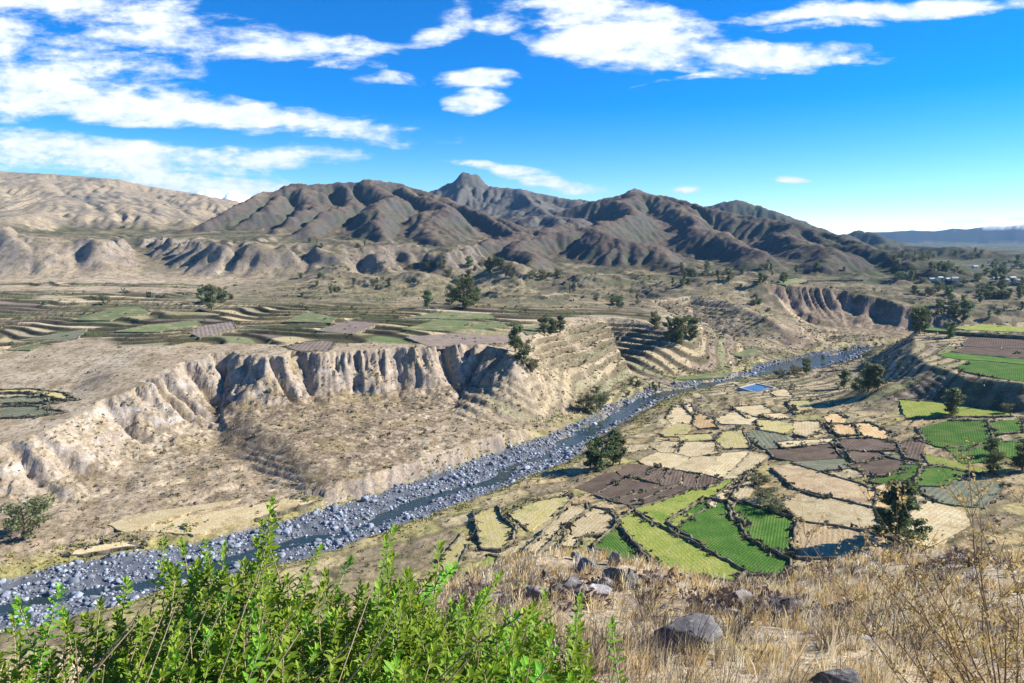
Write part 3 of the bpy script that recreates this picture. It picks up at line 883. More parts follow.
def place_fields():
    pts = []
    for zo, *_x, poly in FIELD_DEFS:
        for (a, b) in poly:
            pts.append((zo[0] + a / zo[2], zo[1] + b / zo[2]))
    D = np.array([ray(a, b) for a, b in pts]); D = D / D[:, 1:2]
    ds = np.geomspace(120, 1000, 170)
    X = D[:, 0:1] * ds[None]; Y = np.broadcast_to(ds[None], X.shape)
    below = land(X, Y) > D[:, 2:3] * ds[None]
    k = np.argmax(below, 1); k[~below.any(1)] = len(ds) - 1; k = np.maximum(k, 1)
    lo, hi = ds[k - 1], ds[k]
    for _ in range(9):
        mid = (lo + hi) / 2
        bl = land(D[:, 0] * mid, mid) > D[:, 2] * mid
        hi = np.where(bl, mid, hi); lo = np.where(bl, lo, mid)
    Pw = D * hi[:, None]
    out = []; i = 0
    for zo, crop, hedge, label, poly in FIELD_DEFS:
        q = Pw[i:i + len(poly)]; i += len(poly)
        A = np.c_[q[:, :2] - q[:, :2].mean(0), np.ones(len(q))]
        sol = np.linalg.lstsq(A.T @ A + np.diag([8., 8., 0]), A.T @ q[:, 2], rcond=None)[0]
        g = sol[:2]; gl = np.hypot(*g)
        if gl > .10:
            g = g * .10 / gl
        if zo[2] == 1.0 and crop in ('crop', 'plough'):
            crop = 'pale' + crop
        out.append(dict(crop=crop, hedge=hedge, label=label, p=q[:, :2].mean(0) + (q[:, :2] - q[:, :2].mean(0)) * (1.05 if zo[2] < 2.5 or zo is ZL else 1.14 if zo is Z3 or zo is Z2 else 1.20), c=q[:, :2].mean(0), z=sol[2], g=g))
    return out


FIELDS = place_fields()


def field_z(f, x, y):
    return f['z'] + (x - f['c'][0]) * f['g'][0] + (y - f['c'][1]) * f['g'][1] + .35


def sink_under_fields(X, Y, Z):
    for f in FIELDS:
        x0, y0 = f['p'].min(0) - 4; x1, y1 = f['p'].max(0) + 4
        m = (X > x0) & (X < x1) & (Y > y0) & (Y < y1)
        if not m.any():
            continue
        xs, ys = X[m], Y[m]
        Pc = [tuple(p) for p in f['p']] + [tuple(f['p'][0])]
        d, *_ = polyline_near(xs, ys, Pc)
        ins = in_poly(xs, ys, f['p'])
        fz = field_z(f, xs, ys)
        Z[m] = np.where(ins, np.minimum(Z[m], fz - .35), np.where(d < 4, np.minimum(Z[m], fz - .1 + d * .35), Z[m]))


def build_land():
    OY = -5.0
    th = np.radians(np.linspace(-46, 46, 740))
    r = np.concatenate([np.geomspace(2.0, 150, 190, endpoint=False), np.linspace(150, 700, 460, endpoint=False),
                        np.geomspace(700, 1000, 90, endpoint=False), np.geomspace(1000, 1500, 130, endpoint=False),
                        np.geomspace(1500, 2600, 165, endpoint=False), np.geomspace(2600, 4300, 60, endpoint=False), np.geomspace(4300, 13000, 45)])
    TH, R = np.meshgrid(th, r)
    X = R * np.sin(TH); Y = R * np.cos(TH) + OY
    Z, I = land(X, Y, True)
    sink_under_fields(X, Y, Z)
    # slope from the mesh itself
    V = np.stack([X, Y, Z], -1)
    du = np.zeros_like(V); dv = np.zeros_like(V)
    du[:, 1:-1] = V[:, 2:] - V[:, :-2]; du[:, 0] = V[:, 1] - V[:, 0]; du[:, -1] = V[:, -1] - V[:, -2]
    dv[1:-1] = V[2:] - V[:-2]; dv[0] = V[1] - V[0]; dv[-1] = V[-1] - V[-2]
    N = np.cross(du, dv); N /= np.linalg.norm(N, axis=-1, keepdims=True) + 1e-12
    nz = np.abs(N[..., 2])
    steep = 1 - nz
    f1 = fbm(X / 14, Y / 14, 5, .6, 2.2); f2 = fbm(X / 70, Y / 70, 5, .55, 12.2); f3 = fbm(X / 3.5, Y / 3.5, 3, .6, 32.0)
    # dry grass ground
    C = np.zeros(X.shape + (3,)); C[:] = (.385, .305, .205)
    C = cmix(C, (.45, .37, .26), sstep(-.1, .4, f2))
    C = cmix(C, (.23, .17, .10), sstep(-.05, .35, f1) * .8)
    C = cmix(C, (.16, .13, .07), sstep(.05, .35, f3) * .75)
    # talus of the bluffs: dark scrub in bands
    tal = (1 - I['ins']) * (I['s'] > 0) * I['ecl'] * sstep(6, 14, I['c'])
    C = cmix(C, (.135, .095, .062), tal * sstep(-.22, .12, fbm(X / 6, Y / 4 + X / 30, 4, .65, 7.0)) * .8)
    C = cmix(C, (.30, .235, .11), tal * sstep(.1, .4, fbm(X / 25, Y / 25, 3, .6, 27.0)) * .5)
    # bare cliff rock
    cl = sstep(.17, .34, steep) * (Y > 180) * (1 - I['tw'])
    rock = np.zeros_like(C); rock[:] = (.30, .245, .19)
    rock = cmix(rock, (.38, .335, .285), sstep(.14, .5, fbm(X / 20, Y / 20 + Z / 5, 4, .6, 18.0) + .25 * sstep(-100, -170, X) * (Y < 600)))
    rock = cmix(rock, (.20, .155, .115), sstep(.0, .4, fbm(X / 4, Z / 7 + Y / 30, 4, .65, 28.0)) * .75)
    rock = cmix(rock, (.33, .26, .15), sstep(.05, .35, f1) * .7)
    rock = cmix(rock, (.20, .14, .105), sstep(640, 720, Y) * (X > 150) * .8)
    C = C + (rock - C) * (cl * (1 - I['far']))[..., None]
    # river bed, banks
    inb = sstep(I['hw'] + 3, I['hw'] - 1, I['d'] + f3 * 3)
    grav = np.zeros_like(C); grav[:] = (.105, .115, .13)
    grav = cmix(grav, (.20, .205, .205), sstep(.0, .5, f3 + f1 * .5))
    grav = cmix(grav, (.07, .075, .055), sstep(RIVER_Z + .1, RIVER_Z - .3, Z))
    C = C + (grav - C) * inb[..., None]
    reed = sstep(I['hw'] - 1, I['hw'] + 2, I['d']) * sstep(I['hw'] + 12, I['hw'] + 4, I['d']) * sstep(-.2, .25, f1 + .2)
    C = cmix(C, (.30, .27, .09), reed * .8 * (Y > 100) * (1 - cl) * sstep(RIVER_Z + 7, RIVER_Z + 4, Z))
    # south bench between the plots: dry grass, scrub
    bench = (I['s'] < 0) * (1 - I['hill']) * (Y > 120) * (1 - inb)
    C = cmix(C, (.40, .31, .155), bench * .8)
    C = cmix(C, (.22, .21, .07), bench * sstep(-.1, .35, f2) * .7)
    C = cmix(C, (.105, .092, .05), bench * sstep(.0, .35, f1 + f3 * .4) * .8)
    # old plots on the bench show as faint cells with scrubby edges
    wx = X + fbm(X / 40, Y / 40, 2, .5, 14.0) * 14; wy = Y + fbm(X / 40, Y / 40, 2, .5, 24.0) * 14
    ur = (wy * .86 - wx * .5) / 12.0; rw = np.floor(ur); cwid = 14 + 16 * h1(rw + 3)
    uc = (wx * .86 + wy * .5) / cwid + h1(rw) * 9; cc = np.floor(uc)
    bed_ = np.minimum(np.minimum(ur - rw, 1 - ur + rw) * 12, np.minimum(uc - cc, 1 - uc + cc) * cwid)
    bp = np.array([(.44, .35, .19), (.36, .30, .13), (.29, .27, .10), (.41, .30, .15), (.24, .19, .12), (.46, .38, .22)])
    bc = bp[np.clip((h2(rw * 5 + 2, cc * 3 + 1) * 6).astype(int), 0, 5)]
    bc = cmix(bc, (.10, .085, .045), sstep(1.9, .5, bed_ + f3 * .8) * .85)
    bm = bench * sstep(I['hw'] + 12, I['hw'] + 20, I['d']) * (I['sz'] < I['low'] + .5) * sstep(150, 175, Y) * (Y < 600)
    C = C + (bc - C) * (bm * .75)[..., None]
    # the spur's flank: dark scrub, with its shade also darkened into the colour
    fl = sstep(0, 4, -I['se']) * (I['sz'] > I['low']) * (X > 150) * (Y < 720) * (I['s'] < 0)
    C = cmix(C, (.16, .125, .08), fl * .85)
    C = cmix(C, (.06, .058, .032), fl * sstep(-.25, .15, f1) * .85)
    far_ = I['far']
    # plots of the north terraces
    pal = np.array([(.12, .155, .06), (.40, .32, .19), (.20, .155, .12), (.16, .17, .085), (.46, .38, .245), (.25, .22, .12),
                    (.165, .13, .105), (.36, .295, .165), (.33, .27, .15), (.27, .23, .14)])
    hid = h2(I['row'] * 3 + 11, I['col'] * 7 + 5)
    pc = pal[np.clip((hid * len(pal)).astype(int), 0, len(pal) - 1)]
    pc = pc * (1 + .25 * fbm(X / 6, Y / 6, 2, .5, 61.0))[..., None]
    pc = cmix(pc, (.062, .056, .03), sstep(4.6, 2.0, I['ced'] + f3 * 1.2) * .93)  # dark plot edges: shrubs plus wall shadow painted into the colour
    C = C + (pc - C) * I['cell'][..., None]
    fh = h2(I['fqi'] * 5 + 9, np.floor((X - Y * .2) / 48 + fbm(X / 60, Y / 60, 2) * .8))
    fc_ = pal[np.clip((fh * len(pal)).astype(int), 0, len(pal) - 1)] * .8
    fc_ = cmix(fc_, (.075, .07, .04), np.maximum(sstep(.55, .70, I['fqf']), sstep(.15, .4, f1 + f2 * .6)) * .85)
    C = C + (fc_ - C) * (I['ftm'] * .9)[..., None]
    # stepped hillsides: treads differ, risers have their shade darkened into the colour
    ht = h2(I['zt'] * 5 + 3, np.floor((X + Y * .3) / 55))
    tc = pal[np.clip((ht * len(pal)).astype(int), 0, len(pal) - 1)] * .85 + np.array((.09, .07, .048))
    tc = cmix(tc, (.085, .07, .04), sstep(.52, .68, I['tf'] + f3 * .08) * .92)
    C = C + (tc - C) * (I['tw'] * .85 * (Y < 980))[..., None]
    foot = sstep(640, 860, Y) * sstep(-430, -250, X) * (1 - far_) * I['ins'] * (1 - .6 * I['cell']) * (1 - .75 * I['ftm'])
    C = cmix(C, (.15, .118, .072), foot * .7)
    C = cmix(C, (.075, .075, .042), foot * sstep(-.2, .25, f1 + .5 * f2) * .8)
    # mountains: brown grassy flanks, grey crags, green in gullies
    far = I['far']
    M = np.zeros_like(C); M[:] = (.165, .122, .092)
    M = cmix(M, (.26, .195, .125), sstep(.1, .6, fbm(X / 150, Y / 150, 5, .55, 3.0) + .1))
    M = cmix(M, (.125, .10, .095), sstep(.0, .4, fbm(X / 90, Y / 90, 5, .6, 6.0)) * .8)
    M = cmix(M, (.115, .11, .105), sstep(.16, .30, steep + f1 * .05) * .85)
    M = cmix(M, (.10, .115, .06), sstep(.12, .6, I['cut'] + f1 * .3) * .6)
    M = cmix(M, (.075, .075, .05), sstep(.15, .4, fbm(X / 9, Y / 9, 3, .65, 57.0)) * .7)
    M = cmix(M, (.36, .29, .19), (I['lab'] == 6) * .75)
    M = cmix(M, (.16, .145, .125), (I['lab'] == 6) * sstep(-.02, .3, fbm(X / 160, Y / 110, 5, .6, 36.0)) * .8)
    M = cmix(M, (.16, .155, .14), (I['lab'] == 2) * .7)
    plain = sstep(.9, .1, I['hgt'])
    hid2 = h2(np.floor(X / 70 + fbm(X / 200, Y / 200, 2) * 2), np.floor(Y / 45))
    pl = pal[np.clip((hid2 * len(pal)).astype(int), 0, len(pal) - 1)] * .42 + np.array((.065, .05, .03))
    pl = cmix(pl, (.065, .068, .038), sstep(-.2, .25, f1 + f2) * .85)
    pl = cmix(pl, (.36, .285, .18), sstep(-450, -620, X) * sstep(1300, 1000, Y) * .6)
    wood = sstep(380, 620, X - .18 * (Y - 1000)) * sstep(-.35, .15, fbm(X / 90, Y / 60, 4, .6, 47.0)) * (Y > 900)
    pl = cmix(pl, (.055, .075, .035), wood * .8)
    M = cmix(M, (.06, .08, .045), wood * sstep(520, 700, X) * .75)
    M = M + (pl - M) * (plain * sstep(.16, .08, steep))[..., None]
    bl = (I['lab'] == 0) * sstep(.10, .22, steep)
    M = M + (rock * lerp(.62, .9, sstep(-300, -560, X))[..., None] - M) * (bl * .8)[..., None]
    M = M * np.where(I['lab'] == 6, .95, np.where(I['lab'] > 0, .70, 1.0))[..., None]
    C = C + (M - C) * far[..., None]
    snow = (I['lab'] == 7)
    C = cmix(C, (.82, .84, .86), snow * sstep(-.5, .1, f2 + .3))
    C = cmix(C, (.035, .045, .04), (I['lab'] == 8) * 1.0)
    C = cmix(C, (.8, .82, .84), (I['lab'] == 8) * sstep(95, 130, Z + f2 * 40) * .8)
    # the near hillside: pale dust, straw
    hl = I['hill'] * 1.0
    hc = np.zeros_like(C); hc[:] = (.44, .35, .23)
    hc = cmix(hc, (.32, .245, .155), sstep(-.1, .4, fbm(X / 1.6, Y / 1.6, 4, .6, 77.0)))
    hc = cmix(hc, (.17, .13, .085), sstep(15, 40, Y) * sstep(-.1, .3, f1) * .8)
    C = C + (hc - C) * hl[..., None]
    A = np.zeros_like(C)
    sc = np.full(X.shape, .4)
    sc = lerp(sc, .8, tal * sstep(-.35, .2, f1)); sc = lerp(sc, .42, bench * 1.0); sc = lerp(sc, .9, np.clip(fl, 0, 1))
    sc = lerp(sc, .22, I['cell']); sc = lerp(sc, .30, cl * 1.0); sc = lerp(sc, .0, inb); sc = lerp(sc, .22, I['tw']); sc = lerp(sc, .2, I['ftm']); sc = lerp(sc, .25, hl)
    A[..., 0] = sc * (1 - far) * sstep(1100, 600, Y)
    A[..., 1] = np.maximum(far * np.where(I['lab'] == 6, .45, .75), .5 * sstep(500, 800, Y) * (1 - I['cell'])) * (I['lab'] < 7)
    A[..., 2] = (tal * .6 + cl * .5 + .15) * (1 - far) * (1 - inb) * (1 - I['cell'])
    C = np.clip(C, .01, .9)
    nr, nc = X.shape
    idx = np.arange(nr * nc).reshape(nr, nc)
    Q = np.stack([idx[:-1, :-1], idx[:-1, 1:], idx[1:, 1:], idx[1:, :-1]], -1).reshape(-1, 4)
    LABV = I['lab'].copy(); LABV[far < .5] = 0
    fl_ = LABV[:-1, :-1].reshape(-1)
    Vf = V.reshape(-1, 3); Cf = C.reshape(-1, 3)
    names = {0: ('ground', 'valley ground with river terraces, bluffs and dry slopes'),
             1: ('mountain', 'broad brown mountain with dark craggy flanks above the terraced plateau'),
             2: ('mountain', 'distant mountain with a small pointed pyramid summit'),
             3: ('mountain', 'long brown hill range with gullied spurs sloping down to the right'),
             4: ('mountain', 'small dark knob peeking up behind the long brown hills'),
             5: ('mountain', 'low dark summit behind the right end of the brown hills'),
             6: ('mountain', 'pale bare grassy mountain slope rising at the left edge'),
             7: ('mountain', 'snow covered peaks far behind the left saddle'),
             8: ('mountain', 'far blue ridge along the right horizon')}
    for k, (nm, lb) in names.items():
        sel = Q[fl_ == k]
        if not len(sel):
            continue
        used = np.unique(sel)
        remap = np.zeros(len(Vf), np.int32); remap[used] = np.arange(len(used))
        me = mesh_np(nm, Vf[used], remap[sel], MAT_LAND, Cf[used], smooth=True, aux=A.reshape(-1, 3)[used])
        link(nm, me, label=lb, cat='mountain' if k else 'ground', kind='structure')


build_land()


def build_water():
    m, n, b = new_mat('river_water')
    geo = n.node('ShaderNodeNewGeometry')
    nz = n.noise(n.mapping(geo.outputs['Position'], (1, 1, 1)), .9, 5.0, .65)
    bump = n.node('ShaderNodeBump'); bump.inputs['Strength'].default_value = .6; bump.inputs['Distance'].default_value = .25
    n.l.new(nz, bump.inputs['Height']); n.l.new(bump.outputs[0], b.inputs['Normal'])
    foam = n.ramp(n.noise(n.mapping(geo.outputs['Position'], (.5, .5, .5)), .5, 6.0, .75), .57, .70)
    n.l.new(n.mix(foam, (.02, .035, .03), (.4, .44, .44)), b.inputs['Base Color'])
    b.inputs['Roughness'].default_value = .08
    b.inputs['Specular IOR Level'].default_value = .5
    P = np.array(RIVER)
    V = []
    dense = []
    for i in range(len(P) - 1):
        for t in np.linspace(0, 1, 8, endpoint=False):
            dense.append(P[i] * (1 - t) + P[i + 1] * t)
    dense.append(P[-1]); dense = np.array(dense)
    tg = np.gradient(dense, axis=0); tg /= np.linalg.norm(tg, axis=1, keepdims=True)
    nn = np.stack([-tg[:, 1], tg[:, 0]], 1)
    for p, q in zip(dense, nn):
        for w in (-24, 24):
            V.append((p[0] + q[0] * w, p[1] + q[1] * w, RIVER_Z))
    F = [(2 * i, 2 * i + 1, 2 * i + 3, 2 * i + 2) for i in range(len(dense) - 1)]
    link('river', mesh_np('river', V, F, m, smooth=True), label='stony river winding through the valley floor', cat='river', kind='structure')


build_water()

# ------------------------------------------------------------------ plots as slabs with rough walls
def field_material(name, a, b, rows=0.0, period=1.6, c=None):
    m, n, bs = new_mat('plot_' + name)
    tc = n.node('ShaderNodeTexCoord')
    P = tc.outputs['Object']
    oi = n.node('ShaderNodeObjectInfo')
    n1 = n.noise(P, .12, 5.0, .6); n2 = n.noise(P, 1.3, 4.0, .65)
    col = n.mix(n.ramp(n1, .38, .62), a, b)
    if c is not None:
        col = n.mix(n.ramp(n.noise(P, .07, 6.0, .65), .52, .66), col, c)
    wv = n.node('ShaderNodeTexWave', bands_direction='Y')
    n.l.new(P, wv.inputs['Vector'])
    wv.inputs['Scale'].default_value = .314 / period
    wv.inputs['Distortion'].default_value = 1.2
    wv.inputs['Detail'].default_value = 2.0
    wv.inputs['Detail Scale'].default_value = 1.5
    f = n.math('MULTIPLY', n.ramp(n2, .25, .75, .72, 1.28, False), n.ramp(wv.outputs['Fac'], 0, 1, 1 - rows, 1 + rows * .4, False))
    f = n.math('MULTIPLY', f, n.ramp(oi.outputs['Random'], 0, 1, .85, 1.15, False))
    v = n.node('ShaderNodeVectorMath', operation='SCALE')
    n.l.new(col, v.inputs[0]); n.l.new(f, v.inputs['Scale'])
    n.l.new(v.outputs[0], bs.inputs['Base Color'])
    bump = n.node('ShaderNodeBump'); bump.inputs['Strength'].default_value = .7; bump.inputs['Distance'].default_value = .4
    n.l.new(n.math('ADD', n2, n.math('MULTIPLY', wv.outputs['Fac'], rows)), bump.inputs['Height'])
    n.l.new(bump.outputs[0], bs.inputs['Normal'])
    bs.inputs['Specular IOR Level'].default_value = .05
    return m


CROPS = {
    'crop': field_material('crop', (.06, .135, .022), (.09, .17, .03), .22, 1.0, (.14, .165, .05)),
    'grass': field_material('grass', (.20, .235, .045), (.27, .27, .07), .08, 1.4, (.13, .19, .03)),
    'palecrop': field_material('palecrop', (.125, .155, .065), (.18, .195, .09), .22, 3.0, (.30, .25, .14)),
    'paleplough': field_material('paleplough', (.19, .15, .12), (.25, .20, .155), .25, 3.0),
    'plough': field_material('plough', (.125, .09, .064), (.17, .125, .09), .25, 1.5),
    'straw': field_material('straw', (.47, .365, .195), (.55, .455, .27), .10, 1.6, (.35, .265, .13)),
    'drygrass': field_material('drygrass', (.42, .36, .13), (.46, .38, .20), .06, 2.0, (.27, .27, .08)),
    'ochre': field_material('ochre', (.50, .33, .15), (.55, .40, .21), .10, 2.0),
    'olive': field_material('olive', (.155, .165, .10), (.20, .20, .13), .20, 2.4),
    'stubble': field_material('stubble', (.37, .265, .15), (.45, .345, .20), .14, 1.6, (.28, .205, .12)),
}


def wall_material():
    m, n, b = new_mat('dry_stone_and_scrub')
    geo = n.node('ShaderNodeNewGeometry')
    P = geo.outputs['Position']
    n1 = n.noise(P, .35, 4.0, .6); n2 = n.noise(P, 2.2, 4.0, .7)
    col = n.mix(n.ramp(n1, .42, .6), (.09, .085, .045), (.24, .195, .13))
    col = n.mix(n.ramp(n2, .5, .7), col, (.26, .22, .16))
    n.l.new(col, b.inputs['Base Color'])
    bump = n.node('ShaderNodeBump'); bump.inputs['Strength'].default_value = 1.0; bump.inputs['Distance'].default_value = .5
    n.l.new(n2, bump.inputs['Height']); n.l.new(bump.outputs[0], b.inputs['Normal'])
    return m


MAT_WALL = wall_material()
HEDGE_SPOTS = []


def build_fields():
    g = np.random.default_rng(21)
    for f in FIELDS:
        p = f['p']; n = len(p); c = f['c']
        far = np.hypot(*c) > 520
        ring = []; edge_of = []
        for i in range(n):
            a, b = p[i], p[(i + 1) % n]
            L = np.hypot(*(b - a)); k = max(1, int(L / (2.2 if not far else 6)))
            nrm = np.array([b[1] - a[1], a[0] - b[0]]) / (L + 1e-6)
            for j in range(k):
                t = j / k
                q = a + (b - a) * t + nrm * g.normal(0, .28) * (0 if j == 0 else 1)
                ring.append(q); edge_of.append(i)
        ring = np.array(ring); m = len(ring)
        # rows run along the longest side
        es = [(np.hypot(*(p[(i + 1) % n] - p[i])), i) for i in range(n)]
        i = max(es)[1]; v = p[(i + 1) % n] - p[i]; ang = math.atan2(v[1], v[0])
        ca, sa = math.cos(ang), math.sin(ang)
        z0 = field_z(f, c[0], c[1])
        loc = lambda x, y, z: ((x - c[0]) * ca + (y - c[1]) * sa, -(x - c[0]) * sa + (y - c[1]) * ca, z - z0)
        top = [loc(q[0], q[1], field_z(f, q[0], q[1])) for q in ring]
        bot = [loc(q[0], q[1], field_z(f, q[0], q[1]) - 2.2) for q in ring]
        me = bpy.data.meshes.new('plot')
        area = sum(ring[k][0] * ring[(k + 1) % m][1] - ring[(k + 1) % m][0] * ring[k][1] for k in range(m))
        order = list(range(m)) if area > 0 else list(range(m))[::-1]
        faces = [order] + [(order[(k + 1) % m], order[k], m + order[k], m + order[(k + 1) % m]) for k in range(m)]
        me.from_pydata(top + bot, [], faces); me.update()
        me.materials.append(CROPS[f['crop']])
        o = link('field', me, label=f['label'], cat='field', kind='structure')
        o.location = (c[0], c[1], z0); o.rotation_euler = (0, 0, ang)
        # walls: one for each side that has one
        for i in range(n):
            if g.random() > .15 + .75 * f['hedge']:
                continue
            ks = [k for k in range(m) if edge_of[k] == i] + [next(k for k in range(m) if edge_of[k] == (i + 1) % n)]
            V = []; F = []
            hh = (.2 + .8 * f['hedge'] ** 3) * g.uniform(.7, 1.15)
            hw_ = .25 + .22 * f['hedge']
            cen = c
            for idx, k in enumerate(ks):
                q = ring[k]
                nx = ring[ks[min(idx + 1, len(ks) - 1)]]; pv = ring[ks[max(idx - 1, 0)]]
                tg = nx - pv; tg = tg / (np.hypot(*tg) + 1e-6); nr = np.array([-tg[1], tg[0]])
                h = hh * g.uniform(.6, 1.25)
                zt = field_z(f, q[0], q[1])
                for w, z in ((-1.25, -2.0), (-1.0 * g.uniform(.7, 1.2), h * .75), (-.35, h), (.4, h * g.uniform(.85, 1.05)), (1.0 * g.uniform(.7, 1.2), h * .7), (1.25, -2.0)):
                    r = q + nr * w * hw_
                    V.append(loc(r[0], r[1], zt + z))
                if idx:
                    s_ = (idx - 1) * 6
                    for w in range(5):
                        F.append((s_ + w, s_ + w + 1, s_ + 6 + w + 1, s_ + 6 + w))
                for _ in range(int(g.poisson(2.3 * f['hedge'])) if not far else 0):
                    HEDGE_SPOTS.append((q[0] + g.normal(0, 1.0), q[1] + g.normal(0, 1.0), zt - .3, math.exp(g.normal(.12, .4))))
            F.append((0, 1, 2, 3, 4, 5)[::-1]); L = (len(ks) - 1) * 6; F.append(tuple(L + w for w in range(6)))
            wm = bpy.data.meshes.new('field_wall'); wm.from_pydata(V, [], F); wm.update(); wm.materials.append(MAT_WALL)
            link('field_wall', wm, parent=o)


build_fields()


# ------------------------------------------------------------------ leaves, scrub, trees
def foliage_material(name, base, dark, bright, transl=.25):
    m = bpy.data.materials.new(name); m.use_nodes = True
    m.node_tree.nodes.clear()
    n = NT(m.node_tree)
    out = n.node('ShaderNodeOutputMaterial')
    at = n.node('ShaderNodeAttribute', attribute_name='Col')
    oi = n.node('ShaderNodeObjectInfo')
    sep = n.node('ShaderNodeSeparateColor'); n.l.new(at.outputs['Color'], sep.inputs[0])
    col = n.mix(sep.outputs[0], dark, base)
    col = n.mix(sep.outputs[1], col, bright)
    hsv = n.node('ShaderNodeHueSaturation')
    n.l.new(col, hsv.inputs['Color'])
    n.l.new(n.ramp(oi.outputs['Random'], 0, 1, .47, .53, False), hsv.inputs['Hue'])
    n.l.new(n.ramp(oi.outputs['Random'], 0, 1, .8, 1.2, False), hsv.inputs['Value'])
    d = n.node('ShaderNodeBsdfPrincipled'); d.inputs['Roughness'].default_value = .6; d.inputs['Specular IOR Level'].default_value = .25
    t = n.node('ShaderNodeBsdfTranslucent')
    n.l.new(hsv.outputs[0], d.inputs['Base Color']); n.l.new(hsv.outputs[0], t.inputs['Color'])
    mx = n.node('ShaderNodeMixShader'); mx.inputs[0].default_value = transl
    n.l.new(d.outputs[0], mx.inputs[1]); n.l.new(t.outputs[0], mx.inputs[2])
    n.l.new(mx.outputs[0], out.inputs[0])
    return m


def bark_material(name, a, b):
    m, n, bs = new_mat(name)
    tc = n.node('ShaderNodeTexCoord')
    nz = n.noise(n.mapping(tc.outputs['Object'], (1, 1, .2)), 14.0, 5.0, .7)
    n.l.new(n.mix(n.ramp(nz, .35, .65), a, b), bs.inputs['Base Color'])
    return m


MAT_BARK = bark_material('bark', (.12, .09, .065), (.26, .21, .16))
MAT_EUC = foliage_material('eucalyptus_leaves', (.19, .22, .10), (.11, .13, .06), (.31, .33, .15), .45)
MAT_DARKLEAF = foliage_material('dark_leaves', (.12, .155, .06), (.07, .095, .035), (.21, .245, .09), .45)
MAT_OLIVE = foliage_material('olive_leaves', (.18, .185, .08), (.10, .105, .05), (.27, .265, .12), .4)
MAT_SCRUB = foliage_material('scrub_twigs', (.17, .135, .075), (.09, .075, .045), (.27, .235, .12), .1)


def quads_cloud(C, size, g, flat=.5):
    """leaf faces at points C: two-triangle diamonds with random facing"""
    n = len(C)
    d = g.normal(size=(n, 3)); d[:, 2] *= flat; d /= np.linalg.norm(d, axis=1, keepdims=True)
    e = np.cross(d, g.normal(size=(n, 3))); e /= np.linalg.norm(e, axis=1, keepdims=True) + 1e-9
    s = (size * g.uniform(.6, 1.4, n))[:, None]
    V = np.stack([C - d * s, C + e * s * .55, C + d * s, C - e * s * .55], 1).reshape(-1, 3)
    F = np.arange(4 * n).reshape(n, 4)
    return V, F


def tube(path, radii, seg=6):
    path = np.asarray(path, float); V = []; F = []
    for i, (p, r) in enumerate(zip(path, radii)):
        t = path[min(i + 1, len(path) - 1)] - path[max(i - 1, 0)]
        t = t / (np.linalg.norm(t) + 1e-9)
        a = np.cross(t, (0.3, .9, .1)); a /= np.linalg.norm(a) + 1e-9; b = np.cross(t, a)
        for k in range(seg):
            an = 2 * math.pi * k / seg
            V.append(p + (a * math.cos(an) + b * math.sin(an)) * r)
    for i in range(len(path) - 1):
        for k in range(seg):
            F.append((i * seg + k, i * seg + (k + 1) % seg, (i + 1) * seg + (k + 1) % seg, (i + 1) * seg + k))
    return np.array(V), np.array(F, int)


def join_parts(parts):
    V = []; F = []; o = 0
    for v, f in parts:
        V.append(v); F.append(np.asarray(f) + o); o += len(v)
    return np.concatenate(V), np.concatenate(F)


